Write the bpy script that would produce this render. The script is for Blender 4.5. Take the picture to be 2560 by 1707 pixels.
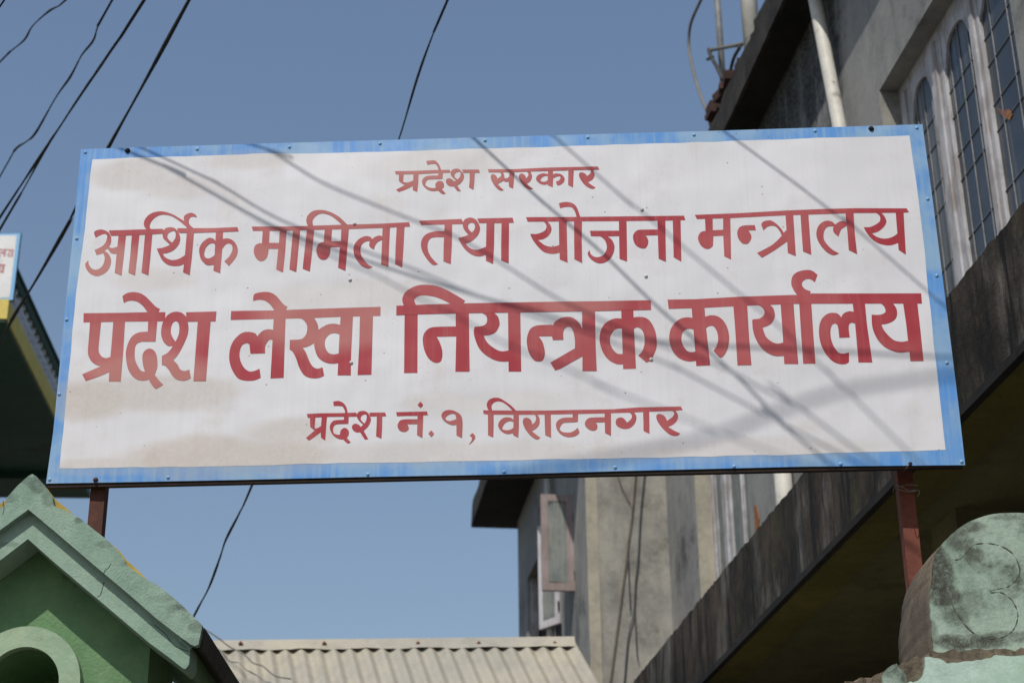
import bpy, bmesh, math, random
from mathutils import Vector
from mathutils.geometry import tessellate_polygon
random.seed(7)
for o in list(bpy.data.objects): bpy.data.objects.remove(o)
scene = bpy.context.scene
COL = scene.collection

# ------------------------------------------------------------------ camera, sky, sun, exposure
PITCH, ROLL, CAMZ = 0.4218, -0.0109, 1.5
FPX = 4377.5                                   # focal length in photograph pixels (2560 wide)
C0 = Vector((0, 0, CAMZ))
FW = Vector((0, math.cos(PITCH), math.sin(PITCH)))
UP0 = Vector((0, -math.sin(PITCH), math.cos(PITCH)))
RT = Vector((1, 0, 0)) * math.cos(ROLL) + UP0 * math.sin(ROLL)
UPV = UP0 * math.cos(ROLL) - Vector((1, 0, 0)) * math.sin(ROLL)
cam = bpy.data.cameras.new('camera'); cam_o = bpy.data.objects.new('camera', cam); COL.objects.link(cam_o)
cam.sensor_width = 36; cam.lens = FPX / 2560 * 36; cam.clip_start = .05; cam.clip_end = 3000
from mathutils import Matrix
M = Matrix(((RT.x, UPV.x, -FW.x, C0.x), (RT.y, UPV.y, -FW.y, C0.y), (RT.z, UPV.z, -FW.z, C0.z), (0, 0, 0, 1)))
cam_o.matrix_world = M
cam.dof.use_dof = True; cam.dof.focus_distance = 4.62; cam.dof.aperture_fstop = 5.6
scene.camera = cam_o

SUNV = Vector((.34, 1, -1.38)).normalized()    # the way the sunlight travels
sun = bpy.data.lights.new('sun', 'SUN'); sun.energy = 3.55; sun.angle = math.radians(.53); sun.color = (1, .945, .87)
sun_o = bpy.data.objects.new('sun', sun); COL.objects.link(sun_o)
sun_o.rotation_euler = SUNV.to_track_quat('-Z', 'Y').to_euler()
world = bpy.data.worlds.new('World'); scene.world = world; world.use_nodes = True
nt = world.node_tree; nt.nodes.clear()
sky = nt.nodes.new('ShaderNodeTexSky'); sky.sky_type = 'NISHITA'; sky.sun_disc = False
sky.sun_elevation = math.asin(-SUNV.z); sky.sun_rotation = math.atan2(-SUNV.x, -SUNV.y)
sky.air_density = 1.35; sky.dust_density = 1.3; sky.ozone_density = 3.6; sky.altitude = 50
bg = nt.nodes.new('ShaderNodeBackground'); bg.inputs[1].default_value = .15
wo = nt.nodes.new('ShaderNodeOutputWorld')
gm = nt.nodes.new('ShaderNodeGamma'); gm.inputs[1].default_value = .76
nt.links.new(sky.outputs[0], gm.inputs[0]); hs = nt.nodes.new('ShaderNodeHueSaturation'); hs.inputs['Saturation'].default_value = 1.08; hs.inputs['Hue'].default_value = .505; nt.links.new(gm.outputs[0], hs.inputs['Color']); nt.links.new(hs.outputs[0], bg.inputs[0]); nt.links.new(bg.outputs[0], wo.inputs[0])
scene.view_settings.view_transform = 'Standard'; scene.view_settings.look = 'None'
scene.view_settings.gamma = 1; scene.view_settings.exposure = 0; scene.view_settings.use_curve_mapping = False

# ------------------------------------------------------------------ geometry helpers
def ray(px, py): return FW + RT * ((px - 1280) / FPX) + UPV * ((853.5 - py) / FPX)
def hit(px, py, p0, n):
    d = ray(px, py); n = Vector(n); return C0 + d * (((Vector(p0) - C0).dot(n)) / d.dot(n))
def atY(px, py, Y): return hit(px, py, (0, Y, 0), (0, 1, 0))

def tag(o, label=None, cat=None, group=None, kind=None):
    if label: o['label'] = label
    if cat: o['category'] = cat
    if group: o['group'] = group
    if kind: o['kind'] = kind
    return o
def thing(name, label, cat, loc, group=None):
    o = bpy.data.objects.new(name, None); o.empty_display_size = .2; COL.objects.link(o); o.location = loc
    return tag(o, label, cat, group)
def base_of(p):
    v = Vector((0, 0, 0))
    while p is not None: v += Vector(p.location); p = p.parent
    return v
def mesh_obj(name, verts, faces, mat, parent=None, smooth=False, mats=None, fm=None, recalc=True):
    b = base_of(parent)
    me = bpy.data.meshes.new(name); me.from_pydata([tuple(Vector(v) - b) for v in verts], [], faces)
    for m in (mats or [mat]): me.materials.append(m)
    if fm:
        for p, i in zip(me.polygons, fm): p.material_index = i
    if recalc:
        bm = bmesh.new(); bm.from_mesh(me); bmesh.ops.recalc_face_normals(bm, faces=bm.faces); bm.to_mesh(me); bm.free()
    if smooth:
        for p in me.polygons: p.use_smooth = True
    o = bpy.data.objects.new(name, me); COL.objects.link(o)
    if parent: o.parent = parent
    return o
class MB:
    def __init__(s): s.v = []; s.f = []
    def add(s, v, f):
        k = len(s.v); s.v += [Vector(x) for x in v]; s.f += [tuple(i + k for i in g) for g in f]; return s
    def box(s, c, ax, ay, az):           # centre and three half axes
        c, ax, ay, az = map(Vector, (c, ax, ay, az))
        v = [c + ax * i + ay * j + az * k for i in (-1, 1) for j in (-1, 1) for k in (-1, 1)]
        return s.add(v, [(0, 1, 3, 2), (4, 6, 7, 5), (0, 4, 5, 1), (2, 3, 7, 6), (0, 2, 6, 4), (1, 5, 7, 3)])
    def bar(s, p, q, w, h, side):        # rectangular bar from p to q, w along side, h across
        p, q, side = Vector(p), Vector(q), Vector(side).normalized()
        d = (q - p); t = d.normalized(); side = (side - t * side.dot(t)).normalized(); n = t.cross(side)
        return s.box((p + q) / 2, d / 2, side * w / 2, n * h / 2)
    def prism(s, loop, off, holes=()):
        off = Vector(off); loops = [[Vector(p) for p in loop]] + [[Vector(p) for p in h] for h in holes]
        flat = [p for l in loops for p in l]; n = len(flat)
        tr = tessellate_polygon(loops)
        f = [tuple(t) for t in tr] + [tuple(i + n for i in reversed(t)) for t in tr]
        k = 0
        for l in loops:
            m = len(l)
            for i in range(m): a, b = k + i, k + (i + 1) % m; f.append((a, b, b + n, a + n))
            k += m
        return s.add(flat + [p + off for p in flat], f)
    def sheet(s, loop, holes=()):
        loops = [[Vector(p) for p in loop]] + [[Vector(p) for p in h] for h in holes]
        return s.add([p for l in loops for p in l], [tuple(t) for t in tessellate_polygon(loops)])
    def tube(s, pts, r, n=8, caps=True):
        pts = [Vector(p) for p in pts]; m = len(pts); rs = r if isinstance(r, (list, tuple)) else [r] * m
        rings = []
        t0 = (pts[1] - pts[0]).normalized(); ref = Vector((0, 0, 1)) if abs(t0.z) < .9 else Vector((1, 0, 0))
        u = t0.cross(ref).normalized()
        for i, p in enumerate(pts):
            t = (pts[min(i + 1, m - 1)] - pts[max(i - 1, 0)]).normalized()
            u = (u - t * u.dot(t)).normalized(); w = t.cross(u)
            rings.append([p + (u * math.cos(a) + w * math.sin(a)) * rs[i] for a in [2 * math.pi * j / n for j in range(n)]])
        v = [q for g in rings for q in g]
        f = [(i * n + j, i * n + (j + 1) % n, (i + 1) * n + (j + 1) % n, (i + 1) * n + j) for i in range(m - 1) for j in range(n)]
        if caps: f += [tuple(range(n - 1, -1, -1)), tuple((m - 1) * n + j for j in range(n))]
        return s.add(v, f)
    def build(s, name, mat, parent=None, smooth=False, recalc=True):
        return mesh_obj(name, s.v, s.f, mat, parent, smooth, recalc=recalc)
def cr(pts, n=6, closed=False):          # Catmull-Rom through points
    P = [Vector(p) for p in pts]; m = len(P); out = []
    rng = range(m) if closed else range(m - 1)
    for i in rng:
        p1, p2 = P[i], P[(i + 1) % m]
        p0 = P[i - 1] if (closed or i > 0) else p1 * 2 - p2
        p3 = P[(i + 2) % m] if (closed or i < m - 2) else p2 * 2 - p1
        for k in range(n):
            t = k / n
            out.append(.5 * (2 * p1 + (p2 - p0) * t + (2 * p0 - 5 * p1 + 4 * p2 - p3) * t * t + (3 * p1 - p0 - 3 * p2 + p3) * t ** 3))
    if not closed: out.append(P[-1])
    return out
def jitter_edge(pts, amp, step):         # roughen an open 3D polyline
    out = []
    for a, b in zip(pts, pts[1:]):
        a, b = Vector(a), Vector(b); m = max(1, int((b - a).length / step))
        for k in range(m):
            p = a.lerp(b, k / m)
            if k: p = p + Vector((random.uniform(-amp, amp), 0, random.uniform(-amp, amp)))
            out.append(p)
    out.append(Vector(pts[-1])); return out

# ------------------------------------------------------------------ materials
class NT:
    def __init__(s, name, rough=.8, spec=.3, metal=0):
        s.m = bpy.data.materials.new(name); s.m.use_nodes = True; s.t = s.m.node_tree; s.b = s.t.nodes['Principled BSDF']
        s.b.inputs['Roughness'].default_value = rough; s.b.inputs['Metallic'].default_value = metal
        s.b.inputs['Specular IOR Level'].default_value = spec
        g = s.t.nodes.new('ShaderNodeNewGeometry'); s.pos = g.outputs['Position']; s.h = None
    def n(s, t, **kw):
        x = s.t.nodes.new(t)
        for k, v in kw.items(): setattr(x, k, v)
        return x
    def l(s, a, b): s.t.links.new(a, b)
    def setv(s, inp, v):
        if hasattr(v, 'links') or hasattr(v, 'is_linked'): s.l(v, inp)
        else:
            if isinstance(v, (tuple, list)) and len(v) == 3 and inp.type == 'RGBA': v = (*v, 1)
            inp.default_value = v
    def coords(s, scale=(1, 1, 1), loc=(0, 0, 0), rot=(0, 0, 0)):
        m = s.n('ShaderNodeMapping'); s.l(s.pos, m.inputs[0]); m.inputs[1].default_value = loc; m.inputs[2].default_value = rot; m.inputs[3].default_value = scale
        return m.outputs[0]
    def noise(s, scale, detail=6, rough=.6, co=None, dist=0):
        x = s.n('ShaderNodeTexNoise'); s.l(co or s.pos, x.inputs['Vector'])
        x.inputs['Scale'].default_value = scale; x.inputs['Detail'].default_value = detail; x.inputs['Roughness'].default_value = rough
        x.inputs['Distortion'].default_value = dist
        return x.outputs['Fac']
    def ramp(s, fac, a, b, lo=0., hi=1.):
        x = s.n('ShaderNodeMapRange'); x.interpolation_type = 'SMOOTHSTEP'; s.l(fac, x.inputs[0])
        for i, v in enumerate((a, b, lo, hi)): x.inputs[i + 1].default_value = v
        return x.outputs[0]
    def mix(s, fac, a, b, mode='MIX'):
        x = s.n('ShaderNodeMix', data_type='RGBA', blend_type=mode)
        s.setv(x.inputs[0], fac); s.setv(x.inputs[6], a); s.setv(x.inputs[7], b); return x.outputs[2]
    def math(s, op, a, b=0.):
        x = s.n('ShaderNodeMath', operation=op); s.setv(x.inputs[0], a); s.setv(x.inputs[1], b); return x.outputs[0]
    def color(s, c): s.setv(s.b.inputs['Base Color'], c); return s
    def bump(s, h, strength=.3, dist=.01):
        x = s.n('ShaderNodeBump'); s.l(h, x.inputs['Height']); x.inputs['Strength'].default_value = strength; x.inputs['Distance'].default_value = dist
        if s.h: s.l(s.h, x.inputs['Normal'])
        s.h = x.outputs[0]; s.l(s.h, s.b.inputs['Normal']); return s
    def roughness(s, v): s.setv(s.b.inputs['Roughness'], v); return s

def plaster(name, base, alt, mold=(.035, .035, .03), mold_amt=.5, streak=.5, scale=1., mscale=2.2, rough=.9, grain=140, gstr=.35, blobs=(), blobcol=None):
    m = NT(name, rough, .2)
    c = m.mix(m.ramp(m.noise(1.8 * scale, 8, .65), .35, .65), base, alt)
    c = m.mix(m.ramp(m.noise(9 * scale, 6, .7), .4, .75, 0, .55), c, tuple(x * .72 for x in alt))
    c = m.mix(m.ramp(m.noise(55, 4, .7), .45, .8, 0, .35), c, tuple(min(1, x * 1.25) for x in base))
    st = m.noise(1., 8, .7, m.coords((9 * scale, 9 * scale, .9 * scale)))
    c = m.mix(m.math('MULTIPLY', m.ramp(st, .5, .8), streak), c, tuple(x * .3 for x in base))
    mo = m.math('MULTIPLY', m.ramp(m.noise(mscale, 10, .72), .62 - .22 * mold_amt, .74 - .12 * mold_amt), m.ramp(m.noise(30, 6, .8), .25, .6))
    c = m.mix(m.math('MULTIPLY', mo, .9), c, mold)
    if blobs:                            # growth and soot patches at their own places on the surface
        sx = m.n('ShaderNodeSeparateXYZ'); m.l(m.pos, sx.inputs[0]); tot = None
        wob_ = m.math('MULTIPLY', m.math('SUBTRACT', m.noise(11, 8, .7), .5), 2.6)
        for (P, R3, k) in blobs:
            r = wob_
            for i in range(3):
                d = m.math('DIVIDE', m.math('SUBTRACT', sx.outputs[i], P[i]), R3[i]); r = m.math('ADD', r, m.math('MULTIPLY', d, d))
            w = m.math('MULTIPLY', m.ramp(r, .3, 1.15, 1, 0), k); tot = w if tot is None else m.math('MAXIMUM', tot, w)
        tot = m.math('MULTIPLY', tot, m.ramp(m.noise(48, 6, .8), .3, .6, .45, 1))
        c = m.mix(tot, c, blobcol or mold)
    m.color(c); m.bump(m.noise(grain, 5, .75), gstr, .004); m.bump(m.noise(14, 6, .65), .3, .012)
    return m

M_ = {}
# --- sign paints: sheet metal with brushed, weathered paint
def sign_paint(name, base, faded, amt, dirt=(.48, .40, .32), dirt_amt=.55, rough=.42, spots=True):
    m = NT(name, rough, .35)
    ver = m.noise(1., 5, .7, m.coords((60, 60, 2.2)))
    big = m.noise(2.2, 3, .5)
    c = m.mix(m.math('MULTIPLY', m.ramp(m.noise(4.2, 5, .6), .42, .62), amt), base, faded)
    c = m.mix(m.math('MULTIPLY', m.ramp(ver, .42, .7), amt * .8), c, faded)
    c = m.mix(m.ramp(m.noise(1., 4, .7, m.coords((150, 150, 1.1))), .5, .8, 0, .22), c, tuple(x * .78 for x in faded))
    c = m.mix(m.ramp(m.noise(7, 6, .7), .5, .8, 0, .35), c, dirt)
    # dust stains: soft irregular patches as traced from the board (centre x, centre z, half sizes)
    sx = m.n('ShaderNodeSeparateXYZ'); m.l(m.pos, sx.inputs[0])
    tot = None
    for (cx, cz, rx, rz, k) in STAINS:
        dx = m.math('DIVIDE', m.math('SUBTRACT', sx.outputs[0], cx), rx); dz = m.math('DIVIDE', m.math('SUBTRACT', sx.outputs[2], cz), rz)
        r = m.math('ADD', m.math('MULTIPLY', dx, dx), m.math('MULTIPLY', dz, dz))
        r = m.math('ADD', r, m.math('MULTIPLY', m.math('SUBTRACT', m.noise(3.2, 4, .55), .5), 2.2))
        w = m.math('MULTIPLY', m.ramp(r, .25, 1.25, 1, 0), k)
        tot = w if tot is None else m.math('MAXIMUM', tot, w)
    tot = m.math('MULTIPLY', tot, m.ramp(m.noise(90, 5, .8), .2, .75, .6, 1.))
    c = m.mix(m.math('MULTIPLY', tot, dirt_amt), c, dirt)
    if spots:
        v = m.n('ShaderNodeTexVoronoi'); v.inputs['Scale'].default_value = 24; m.l(m.pos, v.inputs['Vector'])
        sp = m.math('MULTIPLY', m.ramp(v.outputs['Distance'], .03, .075, 1, 0), m.ramp(m.noise(6, 3), .46, .54))
        c = m.mix(m.math('MULTIPLY', sp, .75), c, (.10, .085, .06))
        v2 = m.n('ShaderNodeTexVoronoi'); v2.inputs['Scale'].default_value = 75; m.l(m.pos, v2.inputs['Vector'])
        sp = m.math('MULTIPLY', m.ramp(v2.outputs['Distance'], .05, .14, 1, 0), m.ramp(m.noise(3, 3), .45, .62))
        c = m.mix(m.math('MULTIPLY', sp, .45), c, (.2, .16, .12))
    m.color(c); m.roughness(m.ramp(tot, 0, 1, rough, .8))
    m.bump(big, .35, .05); m.bump(ver, .06, .002); m.bump(m.noise(300, 3), .08, .001)
    return m.m
# ------------------------------------------------------------------ the board's own plane
SYAW = -.0338
SA = Vector((math.cos(SYAW), math.sin(SYAW), 0)); SN = Vector((-math.sin(SYAW), math.cos(SYAW), 0)); SU = Vector((0, 0, 1))
SC = Vector((-.031, 4.3114, CAMZ + 2.0641)); SW, SH = 1.2, .5101
def onsign(px, py, off=0.):              # a point of the board's plane, off metres towards the street
    return hit(px, py, SC - SN * off, SN)
STAINS = []
for (px, py, rx, ry, k) in [(330, 440, 120, 45, .6), (470, 470, 130, 34, .5), (620, 400, 130, 32, .55), (210, 1000, 130, 55, .95), (400, 985, 230, 45, .75), (560, 1145, 290, 55, 1.),
                            (730, 1085, 130, 45, .75), (300, 1165, 160, 25, .7), (1120, 1135, 480, 36, .55), (1760, 1128, 520, 32, .45), (400, 700, 150, 36, .5),
                            (880, 740, 260, 50, .4), (1080, 415, 240, 50, .35), (1250, 1010, 230, 40, .35), (1700, 850, 240, 90, .2), (2150, 560, 110, 50, .3)]:
    p = onsign(px, py); STAINS.append((p.x, p.z, rx * .00112, ry * .00122, k))
M_['white'] = sign_paint('weathered white paint', (.655, .655, .685), (.595, .595, .615), .5, (.46, .385, .31), .62)
M_['blue'] = sign_paint('weathered blue paint', (.085, .265, .62), (.25, .40, .56), .85, (.34, .38, .42), .6, .38)
def red_paint(name):
    m = NT(name, .42, .35)
    c = m.mix(m.ramp(m.noise(2.6, 4, .55, m.coords((1, 1, 1), (3, 0, 1))), .40, .60), (.335, .022, .035), (.38, .07, .075))
    c = m.mix(m.ramp(m.noise(1., 5, .7, m.coords((45, 45, 1.6))), .45, .8, 0, .5), c, (.42, .13, .125))
    sx = m.n('ShaderNodeSeparateXYZ'); m.l(m.pos, sx.inputs[0]); tot = None
    for (px, py, rx, ry, k) in [(250, 660, 110, 60, 1.), (380, 930, 160, 50, .9), (640, 650, 110, 45, .7), (800, 800, 170, 90, .75), (760, 580, 140, 70, .45), (1120, 430, 170, 60, .8), (860, 540, 130, 60, .6), (1450, 760, 120, 40, .6), (1250, 1070, 260, 40, .55), (300, 860, 120, 60, .4)]:
        p = onsign(px, py)
        dx = m.math('DIVIDE', m.math('SUBTRACT', sx.outputs[0], p.x), rx * .00112); dz = m.math('DIVIDE', m.math('SUBTRACT', sx.outputs[2], p.z), ry * .00122)
        r = m.math('ADD', m.math('ADD', m.math('MULTIPLY', dx, dx), m.math('MULTIPLY', dz, dz)), m.math('MULTIPLY', m.math('SUBTRACT', m.noise(5, 4), .5), 1.6))
        w = m.math('MULTIPLY', m.ramp(r, .2, 1.4, 1, 0), k); tot = w if tot is None else m.math('MAXIMUM', tot, w)
    c = m.mix(m.math('MULTIPLY', tot, .8), c, (.44, .19, .165))
    m.color(c); m.bump(m.noise(2.2, 3, .5), .35, .05); m.bump(m.noise(1., 5, .7, m.coords((60, 60, 2.2))), .06, .002)
    return m.m
M_['red'] = red_paint('faded red lettering paint')
def rust(name, base, alt, rough=.8):
    m = NT(name, rough, .3)
    c = m.mix(m.ramp(m.noise(9, 6, .7), .4, .62), base, alt); c = m.mix(m.ramp(m.noise(70, 5, .8), .45, .75, 0, .7), c, tuple(x * .4 for x in base))
    m.color(c); m.bump(m.noise(160, 5, .7), .4, .002); return m.m
M_['rust'] = rust('rusted steel', (.115, .045, .028), (.07, .03, .022)); M_['rust2'] = rust('red oxide steel', (.20, .062, .038), (.15, .05, .034))
M_['rustdark'] = rust('dark rusted steel', (.018, .012, .010), (.03, .017, .012)); M_['zinc'] = NT('zinc rivet', .45, .5).color((.62, .61, .60)).m
M_['bluerivet'] = NT('rivet under blue paint', .4, .5).color((.22, .42, .66)).m; M_['black'] = rust('black cable', (.012, .012, .012), (.02, .02, .018), .5)
M_['hole'] = rust('rivet core', (.01, .01, .01), (.015, .012, .01))
M_['wirethin'] = rust('binding wire', (.28, .25, .22), (.18, .10, .06), .5)

# ------------------------------------------------------------------ ground
def ground_mat():
    m = NT('dusty road', .95, .2)
    c = m.mix(m.ramp(m.noise(.6, 8, .7), .4, .65), (.17, .15, .125), (.11, .10, .09)); c = m.mix(m.ramp(m.noise(30, 6, .8), .5, .8, 0, .6), c, (.26, .24, .21))
    m.color(c); m.bump(m.noise(60, 6, .8), .5, .01); return m.m
g = MB(); g.sheet([(-600, -600, 0), (600, -600, 0), (600, 600, 0), (-600, 600, 0)])
tag(g.build('ground', ground_mat()), kind='structure')

# ------------------------------------------------------------------ signboard
board = thing('signboard', 'long white signboard with blue border and four lines of red Devanagari lettering', 'signboard', SC - SU * SH)
def wob(pts, amp, step=70):
    out = []
    for i in range(len(pts)):
        a, b = pts[i], pts[(i + 1) % len(pts)]; L = math.dist(a, b); m = max(1, int(L / step))
        for k in range(m):
            t = k / m; q = random.uniform(-amp, amp) if k else 0; nx, ny = (a[1] - b[1]) / L, (b[0] - a[0]) / L
            out.append((a[0] + (b[0] - a[0]) * t + nx * q, a[1] + (b[1] - a[1]) * t + ny * q))
    return out
outl = wob([(202.5, 373), (900, 352), (1600, 333), (2306, 311), (2310, 330)], 0) 
outl = [(202.5, 373), (700, 358), (1300, 341), (1800, 327), (2306, 311), (2331, 495), (2362, 737), (2396, 1010), (2413, 1162), (2000, 1166), (1550, 1177), (1240, 1186), (900, 1192), (600, 1199), (300, 1205), (115, 1208), (133, 1080), (160, 800), (181, 600)]
mb = MB(); mb.prism([onsign(x, y, .0005) for x, y in outl], SN * .0025); mb.build('backing_sheet', M_['blue'], board)
wl = [(231, 399), (420, 392), (560, 388), (640, 384), (780, 384), (1000, 378), (1300, 369), (1700, 358), (2000, 347), (2274, 339), (2290, 450), (2313, 640), (2334, 860), (2350, 1000), (2364, 1124), (2150, 1130), (1950, 1138), (1900, 1137), (1650, 1144), (1350, 1148), (1100, 1153), (850, 1157), (600, 1164), (380, 1168), (149, 1170), (158, 1080), (172, 930), (186, 780), (196, 690), (206, 620), (217, 520)]
mb = MB(); mb.sheet([onsign(x, y, .0009) for x, y in wob(wl, 1.2, 40)]); mb.build('white_panel', M_['white'], board, recalc=False)
# dark steel frame behind the sheet
fr = {'top': ((-SW + .01, SH - .016), (SW - .01, SH - .016)), 'bottom': ((-SW + .004, -SH + .009), (SW - .004, -SH + .009)),
      'left': ((-SW + .016, -SH + .012), (-SW + .016, SH - .03)), 'right': ((SW - .016, -SH + .012), (SW - .016, SH - .03)), 'mid': ((-.4, -SH + .012), (-.4, SH - .03)), 'mid2': ((.4, -SH + .012), (.4, SH - .03))}
for k, (a, b) in fr.items():
    p = SC + SA * a[0] + SU * a[1] + SN * .0115; q = SC + SA * b[0] + SU * b[1] + SN * .0115
    mb = MB(); mb.bar(p, q, .016, .03 if k == 'bottom' else .026, SN); mb.build('frame_rail', M_['rustdark'], board)
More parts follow.
